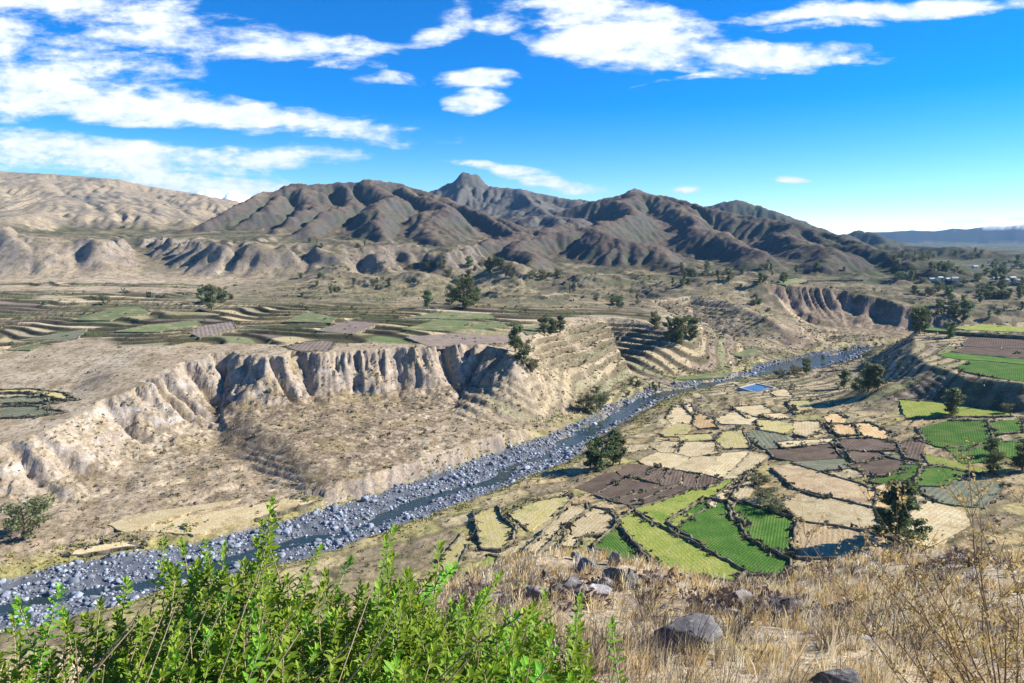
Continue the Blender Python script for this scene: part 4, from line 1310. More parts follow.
def tree_proto(kind, seed, leaves=1500):
    """unit-height tree: trunk with limbs, crown of leaf clumps"""
    g = np.random.default_rng(seed)
    parts = []
    lean = g.normal(0, .03, 2)
    tops = []
    if kind == 'tall':
        H0 = .93; spread = .17; nb = 20; lo = .10
    elif kind == 'round':
        H0 = .78; spread = .40; nb = 26; lo = .06
    elif kind == 'pine':
        H0 = .95; spread = .38; nb = 34; lo = .06
    else:
        H0 = .6; spread = .55; nb = 16; lo = .08
    path = [np.array([lean[0] * t + .012 * math.sin(5 * t + seed), lean[1] * t, t * H0]) for t in np.linspace(-.03, 1, 8)]
    parts.append(tube(path, np.linspace(.026, .005, 8) * (1.3 if kind != 'tall' else 1), 7))
    C = []; W = []
    for i in range(nb):
        t = lo + (1 - lo) * (i + g.uniform(0, 1)) / nb
        base = np.array([lean[0] * t, lean[1] * t, t * H0])
        an = g.uniform(0, 2 * math.pi)
        if kind == 'tall':
            r = spread * (.55 + .8 * math.sin(math.pi * min(1, (t - lo) / (1 - lo) * .9 + .08))) * g.uniform(.4, 1.0); up = r * g.uniform(.5, 1.4)
        elif kind == 'pine':
            r = spread * (1.1 - .85 * t) * g.uniform(.55, 1.15); up = r * g.uniform(.05, .45)
        else:
            r = spread * math.sqrt(max(.05, 1 - ((t - .5) / .62) ** 2)) * g.uniform(.5, 1.0); up = r * g.uniform(.2, .8)
        tip = base + np.array([math.cos(an) * r, math.sin(an) * r, up])
        mid = (base + tip) / 2 + g.normal(0, .015, 3) + np.array([0, 0, -.02])
        parts.append(tube([base, mid, tip], [.009, .006, .002], 5))
        bs = (.085 if kind == 'tall' else .11 if kind == 'round' else .075 if kind == 'pine' else .13) * g.uniform(.7, 1.25)
        nl = leaves // nb
        # clump: points thickest near the outside
        v = g.normal(size=(nl, 3)); v /= np.linalg.norm(v, axis=1, keepdims=True)
        rad = bs * g.uniform(.15, 1, nl) ** .5
        off = v * rad[:, None] * np.array([1.15, 1.15, .75 if kind != 'tall' else 1.0])
        al = g.uniform(.45, 1.05, nl)[:, None]
        C.append(base + (tip - base) * al + off)
    C = np.concatenate(C)
    V, F = quads_cloud(C, .030 if kind != 'pine' else .026, g, .7)
    rnd = g.uniform(0, 1, len(C))
    hi = g.uniform(0, .6, len(C)) ** 1.5
    cols = np.repeat(np.stack([rnd, hi, rnd * 0], 1), 4, 0)
    tv, tf = join_parts(parts)
    mats = {'tall': MAT_EUC, 'round': MAT_DARKLEAF, 'pine': MAT_DARKLEAF, 'bush': MAT_OLIVE}
    return mesh_np('trunk', tv, tf, MAT_BARK, smooth=True), mesh_np('crown', V, F, mats[kind], cols)


PROTO = {k: [tree_proto(k, 100 * i + j, n) for j in range(cnt)] for i, (k, cnt, n) in enumerate((('tall', 3, 2400), ('round', 4, 2800), ('pine', 1, 7000), ('bush', 3, 1800)))}
_tcount = [0]


def tree(x, y, z, h, kind, label, group=None, w=1.0, crown_mat=None):
    _tcount[0] += 1
    k = _tcount[0]
    tr, cr = PROTO[kind][k % len(PROTO[kind])]
    e = link('tree', None, label=label, cat='tree', group=group)
    e.location = (x, y, z - .02 * h); e.rotation_euler = (0, 0, (k * 2.399) % 6.283); e.scale = (h * w, h * w, h)
    link('trunk', tr, parent=e)
    link('crown', cr, parent=e)
    return e


def ground_hits(pts, d0, d1, n=260):
    D = np.array([ray(a, b) for a, b in pts]); D = D / D[:, 1:2]
    ds = np.geomspace(d0, d1, n)
    X = D[:, 0:1] * ds[None]; Y = np.broadcast_to(ds[None], X.shape)
    below = land(X, Y) > D[:, 2:3] * ds[None]
    k = np.argmax(below, 1); k[~below.any(1)] = n - 1; k = np.maximum(k, 1)
    lo, hi = ds[k - 1], ds[k]
    for _ in range(7):
        mid = (lo + hi) / 2
        bl = land(D[:, 0] * mid, mid) > D[:, 2] * mid
        hi = np.where(bl, mid, hi); lo = np.where(bl, lo, mid)
    x = D[:, 0] * hi; y = hi
    return np.stack([x, y, land(x, y)], 1)


TREES = [
    # foot of the tree in the picture, height in picture points, kind, width, label
    (600, 469, 36, 'round', 1.15, 'dark dense tree on the near river bank beside the boulders'),
    (590, 469, 24, 'round', 1.0, 'lower dark tree left in the clump on the near river bank'),
    (613, 466, 38, 'tall', 1.0, 'slender grey-green tree right in the clump on the near river bank'),
    (620, 464, 30, 'tall', 1.0, 'thin pale tree at the right end of the river bank clump'),
    (596, 413, 27, 'bush', .8, 'bushy tree on the far bank where the river turns blue'),
    (583, 412, 22, 'bush', .9, 'olive bush left of the far bank tree at the bend'),
    (604, 404, 17, 'bush', .9, 'small olive bush right of the far bank tree at the bend'),
    (515, 352, 30, 'tall', 1.2, 'tall leafy tree at the head of the gully beside the bluff'),
    (523, 364, 26, 'round', .9, 'dark tree lower in the gully beside the bluff'),
    (533, 372, 18, 'bush', .9, 'small bush lowest in the gully beside the bluff'),
    (463, 307, 33, 'round', 1.05, 'big round tree clump standing alone on the plateau'),
    (452, 304, 22, 'round', 1.0, 'lower left companion of the big plateau clump'),
    (474, 305, 20, 'round', 1.0, 'lower right companion of the big plateau clump'),
    (428, 309, 19, 'tall', 1.3, 'small upright tree left of the big plateau clump'),
    (212, 310, 25, 'tall', 1.3, 'leafy tree in the middle of the left plateau group'),
    (203, 305, 18, 'tall', 1.4, 'tree at the left end of the left plateau group'),
    (222, 303, 17, 'round', 1.0, 'tree at the right end of the left plateau group'),
    (106, 304, 12, 'bush', 1.0, 'small bush on the dry left plateau'),
    (545, 334, 18, 'tall', 1.5, 'tree at the left of the short row beside the bright green plateau plot'),
    (552, 333, 17, 'round', 1.0, 'tree in the middle of the short row beside the bright green plateau plot'),
    (560, 332, 17, 'tall', 1.4, 'tree at the right of the short row beside the bright green plateau plot'),
    (669, 341, 24, 'tall', 1.3, 'tree at the left side of the shady gully between stepped hills'),
    (682, 343, 30, 'round', .9, 'biggest tree in the shady gully between stepped hills'),
    (692, 340, 22, 'tall', 1.3, 'tree at the right side of the shady gully between stepped hills'),
    (655, 328, 18, 'round', .9, 'tree higher up the shady gully between stepped hills'),
    (919, 334, 30, 'round', .95, 'big round tree on the crest of the shaded spur'),
    (949, 338, 18, 'round', .95, 'small round tree right of the big one on the spur crest'),
    (963, 322, 22, 'tall', 1.4, 'pale feathery tree behind the spur fields'),
    (868, 392, 30, 'tall', 1.4, 'tallest feathery tree below the spur'),
    (878, 390, 26, 'tall', 1.4, 'feathery tree right of the tallest one below the spur'),
    (859, 394, 22, 'bush', .9, 'bushy tree left of the tallest one below the spur'),
    (844, 389, 20, 'tall', 1.3, 'lone slim tree between reservoir and spur'),
    (797, 377, 15, 'bush', 1.0, 'small bush beside the far pale water'),
    (806, 374, 18, 'round', .8, 'small dark tree beside the far pale water'),
    (779, 378, 12, 'bush', 1.0, 'low bush right behind the reservoir'),
    (951, 415, 28, 'tall', 1.5, 'feathery tree standing at the edge of the meadow under the spur'),
    (1007, 412, 12, 'bush', 1.0, 'small bush at the right end of the meadow under the spur'),
    (990, 455, 22, 'round', .9, 'dark hedge tree between the vivid green plots, upper one'),
    (993, 474, 26, 'round', .9, 'dark hedge tree between the vivid green plots, lower one'),
    (1022, 470, 30, 'round', 1.0, 'dark tree cut by the right picture edge beside the green plots'),
    (960, 374, 9, 'bush', .9, 'tiny tree alone on the wide green spur field'),
    (762, 500, 20, 'bush', 1.4, 'grey shrub thicket, upper clump beside the stubble field'),
    (770, 512, 22, 'bush', 1.5, 'grey shrub thicket, lower clump beside the stubble field'),
    (759, 486, 16, 'bush', 1.4, 'grey shrub thicket, topmost clump beside the stubble field'),
    (24, 538, 56, 'bush', 1.0, 'large olive tree on the slope at the left picture edge'),
    (897, 542, 66, 'pine', 1.15, 'lone dark spreading tree in the field just below the grassy slope'),
]


def build_trees():
    pts = [(t[0], t[1]) for t in TREES]
    G = ground_hits(pts, 110, 1000)
    for (u, v, hp, kind, w, label), p in zip(TREES, G):
        h = hp / FPX * p[1] * 1.02
        tree(p[0], p[1], p[2], h, kind, label, w=w)
    g = np.random.default_rng(5)
    zones = [
        # picture area, how many, height range in metres, group label
        ([(420, 258), (480, 262), (560, 268), (560, 280), (470, 284), (425, 280)], 34, (9, 17), 'tree in the dark belt below the central hills', 'trees below the central hills'),
        ([(640, 268), (770, 264), (860, 272), (860, 278), (760, 286), (650, 286)], 42, (8, 16), 'tree in the belt at the foot of the right-hand hills', 'trees at the foot of the right hills'),
        ([(885, 246), (1024, 252), (1024, 300), (960, 306), (900, 290)], 120, (9, 18), 'tree in the wooded valley at the far right', 'trees of the far right valley'),
        ([(920, 300), (1024, 300), (1024, 320), (935, 322)], 16, (8, 14), 'tree on the slope behind the spur', 'trees behind the spur'),
        ([(270, 268), (420, 262), (420, 290), (290, 296)], 20, (5, 11), 'tree scattered behind the left plateau plots', 'trees behind the left plateau'),
        ([(60, 290), (330, 284), (410, 300), (330, 318), (60, 318)], 16, (3, 7), 'small tree among the left plateau plots', 'small trees on the left plateau'),
        ([(560, 284), (640, 286), (650, 305), (560, 312)], 12, (5, 10), 'tree on the terraces above the stepped hillside', 'trees above the stepped hillside'),
        ([(700, 284), (780, 288), (765, 330), (715, 300)], 10, (4, 8), 'tree on the brown spur left of the far cliff', 'trees on the brown spur'),
        ([(560, 392), (640, 384), (720, 377), (720, 382), (640, 395), (600, 402)], 12, (3, 6), 'bush along the far water edge of the river', 'bushes along the far water edge'),
        ([(730, 362), (770, 366), (810, 352), (880, 338), (880, 344), (800, 376), (740, 372)], 12, (3, 6), 'bush beside the pale far water', 'bushes beside the far water'),
        ([(80, 222), (140, 230), (260, 240), (380, 246), (380, 250), (100, 244)], 10, (6, 10), 'tiny tree along the left bluff tops', 'trees along the bluff tops'),
    ]
    for poly, cnt, (h0, h1_), label, group in zones:
        P = np.array(poly, float)
        pts = []
        cen = [g.uniform(P.min(0), P.max(0)) for _ in range(max(3, cnt // 6))]
        while len(pts) < cnt:
            q = cen[int(g.integers(len(cen)))] + g.normal(0, 1, 2) * (9, 2.2) if g.random() < .7 else g.uniform(P.min(0), P.max(0))
            if g.random() < .02:
                cen[int(g.integers(len(cen)))] = g.uniform(P.min(0), P.max(0))
            if in_poly(np.array([q[0]]), np.array([q[1]]), poly)[0]:
                pts.append(tuple(q))
        G = ground_hits(pts, 250, 3000)
        for p in G:
            kind = str(g.choice(['tall', 'round', 'round', 'bush']))
            hh = g.uniform(h0, h1_)
            look = {'tall': 'slender', 'round': 'round dark', 'bush': 'low olive'}[kind] + (' taller' if hh > (h0 + h1_) / 2 else ' shorter')
            tree(p[0], p[1], p[2], hh, kind, look + ' ' + label, group, w=g.uniform(.9, 1.3))


build_trees()


def clumps(spots, name, mat, label, cat, leaf, nleaf, seed, parent=None):
    """many low scrub tufts in one mesh"""
    g = np.random.default_rng(seed)
    S = np.array(spots, float)
    n = len(S)
    v = g.normal(size=(n, nleaf, 3)); v /= np.linalg.norm(v, axis=2, keepdims=True)
    v[..., 2] = np.abs(v[..., 2])
    r = S[:, 3][:, None, None]
    C = S[:, None, :3] + v * r * g.uniform(.35, 1, (n, nleaf, 1)) * np.array([.75, .75, .7])
    C = C.reshape(-1, 3)
    size = np.repeat(S[:, 3] * leaf, nleaf)
    V, F = quads_cloud(C, size, g, 1.0)
    tone = np.clip(np.repeat(g.uniform(0, 1, n), nleaf) * .7 + g.uniform(0, .3, n * nleaf), 0, 1)
    hi = np.repeat(g.uniform(0, 1, n) ** 3, nleaf) * .7
    cols = np.repeat(np.stack([tone, hi, tone * 0], 1), 4, 0)
    return link(name, mesh_np(name, V, F, mat, cols), parent, label, cat, kind='stuff')


def build_scrub():
    g = np.random.default_rng(9)
    # talus under the bluffs, river terraces, stepped hills, spur flank
    n = 62000
    d = np.sqrt(g.uniform(150 ** 2, 900 ** 2, n)); a = np.radians(g.uniform(-39, 39, n))
    x = d * np.sin(a); y = d * np.cos(a)
    z, I = land(x, y, True)
    dens = np.zeros(n) + .10
    tal = (~I['ins']) & (I['s'] > 0) & (I['d'] > I['hw'] + 6)
    clump = fbm(x / 16, y / 16, 3, .6, 7.0)
    dens = np.where(tal, 1.0 * sstep(-.35, .1, clump) + .2, dens)
    dens = np.where(I['ins'], .10 * sstep(-.1, .3, clump) + .14 * I['dry'] * sstep(-.2, .3, clump), dens)
    dens = np.where((I['s'] < 0) & (I['d'] > I['hw'] + 2), .75 * sstep(-.15, .25, clump) + .1, dens)
    dens = np.where((I['se'] < 0) & (I['sz'] > I['low'] + 1) & (I['s'] < 0), .8 * sstep(-.3, .2, clump), dens)
    dens = np.where(I['d'] < I['hw'] + 2, 0, dens)
    inf = np.zeros(n, bool)
    for f in FIELDS:
        inf |= in_poly(x, y, f['p'])
    keep = (g.uniform(0, 1, n) < dens) & ~inf
    x, y, z = x[keep], y[keep], z[keep]
    r = np.exp(g.normal(-.25, .4, len(x))) * (.65 + y / 800)
    clumps(np.stack([x, y, z - .1, r], 1), 'scrub', MAT_SCRUB, 'low dry scrub dotted over the slopes', 'scrub', .36, 8, 3)
    clumps(np.array(HEDGE_SPOTS), 'hedge_shrubs', foliage_material('hedge_leaves', (.13, .125, .065), (.065, .065, .035), (.23, .21, .13), .1),
           'dark scrubby growth along the field walls', 'hedge', .34, 14, 4)
    # dark thickets along the plot edges of the plateau and at the foot of the hills
    n = 46000
    d = np.sqrt(g.uniform(440 ** 2, 1120 ** 2, n)); a = np.radians(g.uniform(-38, 38, n))
    x = d * np.sin(a); y = d * np.cos(a)
    z, I = land(x, y, True)
    th = fbm(x / 55, y / 40, 3, .55, 59.0)
    pr = np.where(I['ced'] < 3.5, .45 * sstep(-.05, .3, th), 0) * I['cell']
    pr = np.maximum(pr, .33 * sstep(.08, .35, th) * sstep(680, 850, y) * sstep(-420, -200, x))
    pr = np.maximum(pr, .35 * I['tw'] * sstep(.15, .4, th))
    ok = I['ins'] & (g.uniform(0, 1, n) < pr) | (~I['ins'] & (I['tw'] > .5) & (g.uniform(0, 1, n) < pr))
    clumps(np.stack([x, y, z - .3, np.exp(g.normal(.35, .4, n)) * (.5 + y / 1000)], 1)[ok], 'thicket',
           foliage_material('thicket_leaves', (.085, .10, .042), (.045, .055, .025), (.15, .16, .065), .25), 'dark green thickets along the plateau plots and at the foot of the hills', 'thicket', .34, 12, 8)
    # reeds and grass on the banks
    n = 9000
    k = g.uniform(_rl[2], _rl[-4], n)
    sx = np.interp(k, _rl, [p[0] for p in RIVER]); sy = np.interp(k, _rl, [p[1] for p in RIVER])
    ex = np.interp(k + 3, _rl, [p[0] for p in RIVER]) - sx; ey = np.interp(k + 3, _rl, [p[1] for p in RIVER]) - sy
    l = np.hypot(ex, ey); ex, ey = ex / l, ey / l
    sgn = np.where(g.uniform(0, 1, n) < .5, 1, -1); off = g.uniform(19, 36, n) * sgn
    x = sx - ey * off; y = sy + ex * off
    z = land(x, y)
    m = (z > RIVER_Z + .6) & (z < RIVER_Z + 9) & (fbm(x / 25, y / 25, 3, .5, 19.0) > -.02)
    clumps(np.stack([x, y, z - .1, g.uniform(.5, 1.2, n)], 1)[m], 'bank_grass', foliage_material('bank_grass', (.30, .27, .08), (.17, .16, .05), (.40, .36, .13), .2),
           'yellow-green grass tufts on the river banks', 'grass', .45, 8, 6)


build_scrub()


# ------------------------------------------------------------------ stones in the river
def stone_material(name, a, b, c):
    m, n, bs = new_mat(name)
    tc = n.node('ShaderNodeTexCoord'); oi = n.node('ShaderNodeObjectInfo')
    at = n.node('ShaderNodeAttribute', attribute_name='Col')
    geo = n.node('ShaderNodeNewGeometry')
    P = geo.outputs['Position']
    nz = n.noise(P, 2.2, 6.0, .65)
    col = n.mix(n.ramp(nz, .35, .65), a, b)
    nz2 = n.noise(P, 9.0, 5.0, .7)
    col = n.mix(n.ramp(nz2, .55, .7), col, c)
    v = n.node('ShaderNodeVectorMath', operation='MULTIPLY')
    n.l.new(col, v.inputs[0]); n.l.new(at.outputs['Color'], v.inputs[1])
    n.l.new(v.outputs[0], bs.inputs['Base Color'])
    bump = n.node('ShaderNodeBump'); bump.inputs['Strength'].default_value = .6; bump.inputs['Distance'].default_value = .06
    n.l.new(nz2, bump.inputs['Height']); n.l.new(bump.outputs[0], bs.inputs['Normal'])
    bs.inputs['Roughness'].default_value = .85
    return m


MAT_STONE = stone_material('river_stone', (.15, .172, .205), (.265, .29, .325), (.43, .45, .475))

_ico = None


def ico(level):
    t = (1 + 5 ** .5) / 2
    V = [(-1, t, 0), (1, t, 0), (-1, -t, 0), (1, -t, 0), (0, -1, t), (0, 1, t), (0, -1, -t), (0, 1, -t), (t, 0, -1), (t, 0, 1), (-t, 0, -1), (-t, 0, 1)]
    F = [(0, 11, 5), (0, 5, 1), (0, 1, 7), (0, 7, 10), (0, 10, 11), (1, 5, 9), (5, 11, 4), (11, 10, 2), (10, 7, 6), (7, 1, 8),
         (3, 9, 4), (3, 4, 2), (3, 2, 6), (3, 6, 8), (3, 8, 9), (4, 9, 5), (2, 4, 11), (6, 2, 10), (8, 6, 7), (9, 8, 1)]
    V = [np.array(v) / np.linalg.norm(v) for v in V]
    for _ in range(level):
        mid = {}; F2 = []
        def m(a, b):
            k = (min(a, b), max(a, b))
            if k not in mid:
                q = V[a] + V[b]; V.append(q / np.linalg.norm(q)); mid[k] = len(V) - 1
            return mid[k]
        for a, b, c in F:
            x, y, z = m(a, b), m(b, c), m(c, a)
            F2 += [(a, x, z), (b, y, x), (c, z, y), (x, y, z)]
        F = F2
    return np.array(V), np.array(F)


def rock_shape(seed, level=1, cuts=7, squash=.7, lo=.45, hi=.8):
    """angular boulder: a ball planed off by random flat cuts"""
    g = np.random.default_rng(seed)
    V, F = ico(level)
    V = V * (1 + g.normal(0, .05, (len(V), 1)))
    for _ in range(cuts):
        n = g.normal(size=3); n /= np.linalg.norm(n)
        o = g.uniform(lo, hi)
        dd = V @ n
        V = np.where((dd > o)[:, None], V - n * (dd - o)[:, None], V)
    return V * np.array([1, g.uniform(.65, .95), squash]), F


def build_stones():
    g = np.random.default_rng(15)
    n = 36000
    k = g.uniform(_rl[2] - 40, river_t(868), n)
    sx = np.interp(k, _rl, [p[0] for p in RIVER]); sy = np.interp(k, _rl, [p[1] for p in RIVER])
    ex = np.interp(k + 3, _rl, [p[0] for p in RIVER]) - sx; ey = np.interp(k + 3, _rl, [p[1] for p in RIVER]) - sy
    l = np.hypot(ex, ey); ex, ey = ex / l, ey / l
    off = g.uniform(-23, 23, n)
    x = sx - ey * off; y = sy + ex * off
    z, I = land(x, y, True)
    chan = fbm(x / 16, y / 16, 4, .55, 9.0)
    bar = fbm(x / 13, y / 13, 3, .5, 37.0)
    ok = (I['d'] < I['hw'] + 1.5) & (g.uniform(0, 1, n) < .35 + .65 * sstep(-.25, .1, bar)) & (g.uniform(0, 1, n) < np.where(z < RIVER_Z - .9, .05, np.where(z < RIVER_Z - .1, .28, .95)))
    x, y, z, k2 = x[ok], y[ok], z[ok], k[ok]
    r = np.exp(g.normal(-.85, .62, len(x)))
    r = np.clip(r, .2, 2.6)
    tone = np.clip(np.exp(g.normal(-.1, .4, len(x))), .35, 1.9)
    vis = r / y
    order = np.argsort(-vis)
    big, rest = order[:300], order[300:]
    shapes = [rock_shape(40 + i, 1, 7) for i in range(6)]
    meshes = []
    for i, (V, F) in enumerate(shapes):
        for tn in (.75, 1.0, 1.3):
            meshes.append(mesh_np('boulder', V, F, MAT_STONE, np.full((len(V), 3), tn)))
    for j in big:
        mi = int(g.integers(len(meshes)))
        reach = 'lowest reach of the river behind the leafy shrub' if k2[j] < river_t(330) else 'river below the undercut gravel bank' if k2[j] < river_t(545) else 'blue river bend beside the straw paddocks' if k2[j] < river_t(720) else 'far river reach near the reservoir'
        o = link('boulder', meshes[mi], label=('large ' if r[j] > 1.5 else 'middling ') + ('dark', 'grey', 'pale')[mi % 3] + ' boulder in the ' + reach, cat='boulder', group='larger boulders of the river bed')
        o.location = (x[j], y[j], z[j] + r[j] * .15); o.rotation_euler = (g.normal(0, .3), g.normal(0, .3), g.uniform(0, 6.28)); o.scale = (r[j],) * 3
    V0, F0 = ico(0)
    m = len(rest)
    an = g.uniform(0, 6.28, m); ca, sa = np.cos(an), np.sin(an)
    W = V0[None] * g.uniform(.6, 1.2, (m, 12, 1)) * np.stack([np.ones(m), g.uniform(.6, 1, m), g.uniform(.45, .85, m)], 1)[:, None]
    W = W * r[rest][:, None, None]
    X = W[..., 0] * ca[:, None] - W[..., 1] * sa[:, None] + x[rest][:, None]
    Y = W[..., 0] * sa[:, None] + W[..., 1] * ca[:, None] + y[rest][:, None]
    Zz = W[..., 2] + z[rest][:, None] + .1 * r[rest][:, None]
    V = np.stack([X, Y, Zz], -1).reshape(-1, 3)
    F = (F0[None] + 12 * np.arange(m)[:, None, None]).reshape(-1, 3)
    cols = np.repeat(np.stack([tone[rest] * 1.0, tone[rest], tone[rest] * 1.02], 1), 12, 0)
    link('river_stones', mesh_np('river_stones', V, F, MAT_STONE, cols), label='countless grey stones filling the river bed', cat='stones', kind='stuff')


build_stones()


# ------------------------------------------------------------------ reservoir
def build_reservoir():
    px = [(738, 387.2), (755.5, 382.8), (776, 387.4), (760, 393.4)]
    G = ground_hits(px, 250, 700)
    zt = G[:, 2].mean() + 1.6
    Q = np.array([at_z(a, b, zt) for a, b in px])
    c = Q.mean(0)
    e = link('reservoir', None, label='small rectangular farm reservoir full of blue water', cat='reservoir')
    e.location = tuple(c)
    m, n, b = new_mat('reservoir_water')
    b.inputs['Base Color'].default_value = (.015, .08, .18, 1); b.inputs['Roughness'].default_value = .15; b.inputs['Specular IOR Level'].default_value = .5
    inner = (Q - c) * .90
    V = [(*p[:2], -.5) for p in inner]
    link('water', mesh_np('water', V, [(0, 1, 2, 3)] if np.cross(inner[1][:2] - inner[0][:2], inner[2][:2] - inner[0][:2]) > 0 else [(3, 2, 1, 0)], m), e)
    mc, nc_, bc = new_mat('concrete')
    nz = nc_.noise(nc_.node('ShaderNodeTexCoord').outputs['Object'], .8, 5.0, .6)
    nc_.l.new(nc_.mix(nz, (.30, .27, .22), (.48, .44, .37)), bc.inputs['Base Color'])
    o = Q - c
    for i in range(4):
        a, b2 = o[i], o[(i + 1) % 4]
        ia, ib = a * .90, b2 * .90
        oa, ob = a * 1.18, b2 * 1.18
        V = [(*ia[:2], 0), (*ib[:2], 0), (*(b2[:2] * 1.0), 0.02), (*(a[:2] * 1.0), 0.02), (*oa[:2], -3.2), (*ob[:2], -3.2), (*ia[:2], -2), (*ib[:2], -2)]
        F = [(0, 1, 2, 3), (3, 2, 5, 4), (1, 0, 6, 7)]
        link('bank', mesh_np('bank', V, F, mc), e)


build_reservoir()


# ------------------------------------------------------------------ village houses in the far valley
def build_houses():
    g = np.random.default_rng(31)
    mw, n, b = new_mat('limewash'); nz = n.noise(n.node('ShaderNodeTexCoord').outputs['Object'], 1.5, 4.0)
    n.l.new(n.mix(nz, (.62, .58, .50), (.78, .76, .70)), b.inputs['Base Color'])
    mr, n, b = new_mat('roof_sheet'); nz = n.noise(n.node('ShaderNodeTexCoord').outputs['Object'], 2.5, 4.0)
    n.l.new(n.mix(nz, (.36, .34, .32), (.50, .47, .43)), b.inputs['Base Color'])
    md, n, b = new_mat('dark_opening'); b.inputs['Base Color'].default_value = (.03, .03, .035, 1)
    spots = [(932, 281), (940, 279.5), (947, 281.5), (955, 280), (962, 282), (996, 280), (1004, 281.5), (1012, 279.5), (1018, 282), (975, 268), (990, 266), (905, 276)]
    words = ['leftmost', 'second', 'third', 'fourth', 'fifth', 'sixth', 'seventh', 'eighth', 'rightmost']
    G = ground_hits(spots, 600, 3000)
    for i, p in enumerate(G):
        lab = f'small pale house, {words[i]} in the row of the far valley village' if i < 9 else ['small pale house standing alone above the far village', 'small pale house higher up right of the lone one', 'small pale house at the near left edge of the far wood'][i - 9]
        e = link('house', None, label=lab, cat='house', group='houses of the far village')
        e.location = p; e.rotation_euler = (0, 0, g.normal(0, .3))
        w, d, h = g.uniform(8, 13), g.uniform(6, 8), g.uniform(3.2, 4.5)
        V = [(-w / 2, -d / 2, -2), (w / 2, -d / 2, -2), (w / 2, d / 2, -2), (-w / 2, d / 2, -2), (-w / 2, -d / 2, h), (w / 2, -d / 2, h), (w / 2, d / 2, h), (-w / 2, d / 2, h),
             (-w / 2, 0, h + 1.5), (w / 2, 0, h + 1.5)]
        me = bpy.data.meshes.new('wall'); me.from_pydata(V, [], [(0, 1, 5, 4), (1, 2, 6, 9, 5), (2, 3, 7, 6), (3, 0, 4, 8, 7)]); me.materials.append(mw); link('wall', me, e)
        k = .5
        R = [(-w / 2 - k, -d / 2 - k, h - .35), (w / 2 + k, -d / 2 - k, h - .35), (w / 2 + k, 0, h + 1.75), (-w / 2 - k, 0, h + 1.75), (w / 2 + k, d / 2 + k, h - .35), (-w / 2 - k, d / 2 + k, h - .35)]
        me = bpy.data.meshes.new('roof'); me.from_pydata(R, [], [(0, 1, 2, 3), (3, 2, 4, 5)]); me.materials.append(mr); link('roof', me, e)
        for nm, x0, x1, z0, z1 in (('door', -.6, .6, 0, 2.1), ('window', -w * .36, -w * .36 + 1.2, 1, 2.1), ('window', w * .25, w * .25 + 1.2, 1, 2.1)):
            me = bpy.data.meshes.new(nm); me.from_pydata([(x0, -d / 2 - .03, z0), (x1, -d / 2 - .03, z0), (x1, -d / 2 - .03, z1), (x0, -d / 2 - .03, z1)], [], [(0, 1, 2, 3)])
            me.materials.append(md); link(nm, me, e)


build_houses()

# ------------------------------------------------------------------ the slope in front: rocks, straw, shrubs
MAT_ROCK = stone_material('hill_rock', (.12, .115, .115), (.27, .25, .23), (.44, .44, .38))
ROCKS = [
    # middle of the rock in the picture, width, height (points), label
    (692, 636, 92, 44, 'large dark slab of rock with pale lichen top in the straw grass'),
    (742, 597, 62, 26, 'brown flat-topped rock above the large dark slab'),
    (732, 612, 26, 18, 'pale-topped block between the slab and the brown rock'),
    (786, 604, 56, 30, 'shaded rock ledge right of the brown flat-topped rock'),
    (845, 678, 66, 34, 'dark angular rock at the bottom edge of the picture'),
    (822, 684, 26, 20, 'bluish stone left of the dark rock at the bottom edge'),
    (868, 638, 18, 12, 'small pale stone lying in the trampled straw'),
    (535, 592, 24, 28, 'upright pinkish boulder at the left end of the rock pile'),
    (556, 590, 20, 18, 'dark boulder next to the upright pinkish one'),
    (570, 586, 18, 18, 'dark jagged stone in the middle of the rock pile'),
    (579, 592, 16, 14, 'small black stone at the foot of the rock pile'),
    (594, 590, 34, 18, 'long pale boulder in the rock pile'),
    (605, 582, 18, 14, 'blue-grey wedge of stone in the rock pile'),
    (616, 574, 28, 26, 'pointed boulder with a bright face in the rock pile'),
    (634, 577, 24, 20, 'dark split boulder at the right end of the rock pile'),
    (630, 585, 22, 10, 'flat slab under the dark split boulder'),
    (586, 564, 20, 18, 'rounded grey boulder behind the rock pile'),
    (577, 556, 14, 10, 'small grey stone topmost behind the rock pile'),
    (613, 558, 14, 16, 'small upright stone behind the pointed boulder'),
    (662, 577, 22, 9, 'pale flat stone alone right of the rock pile'),
    (676, 585, 20, 7, 'thin flat stone half sunk in the straw below the green fields'),
    (548, 602, 16, 8, 'small flat stone below the upright pinkish boulder'),
    (930, 588, 40, 8, 'bare pale rock patch on the right of the slope'),
    (900, 600, 30, 8, 'low pale stone sunk in the ground below the bare patch'),
    (720, 650, 20, 10, 'small grey stone at the foot of the large dark slab'),
    (806, 620, 22, 10, 'small dark stone below the shaded rock ledge'),
    (664, 606, 16, 8, 'small stone in the straw above the large dark slab'),
    (760, 640, 16, 8, 'small stone hidden in straw right of the slab'),
]


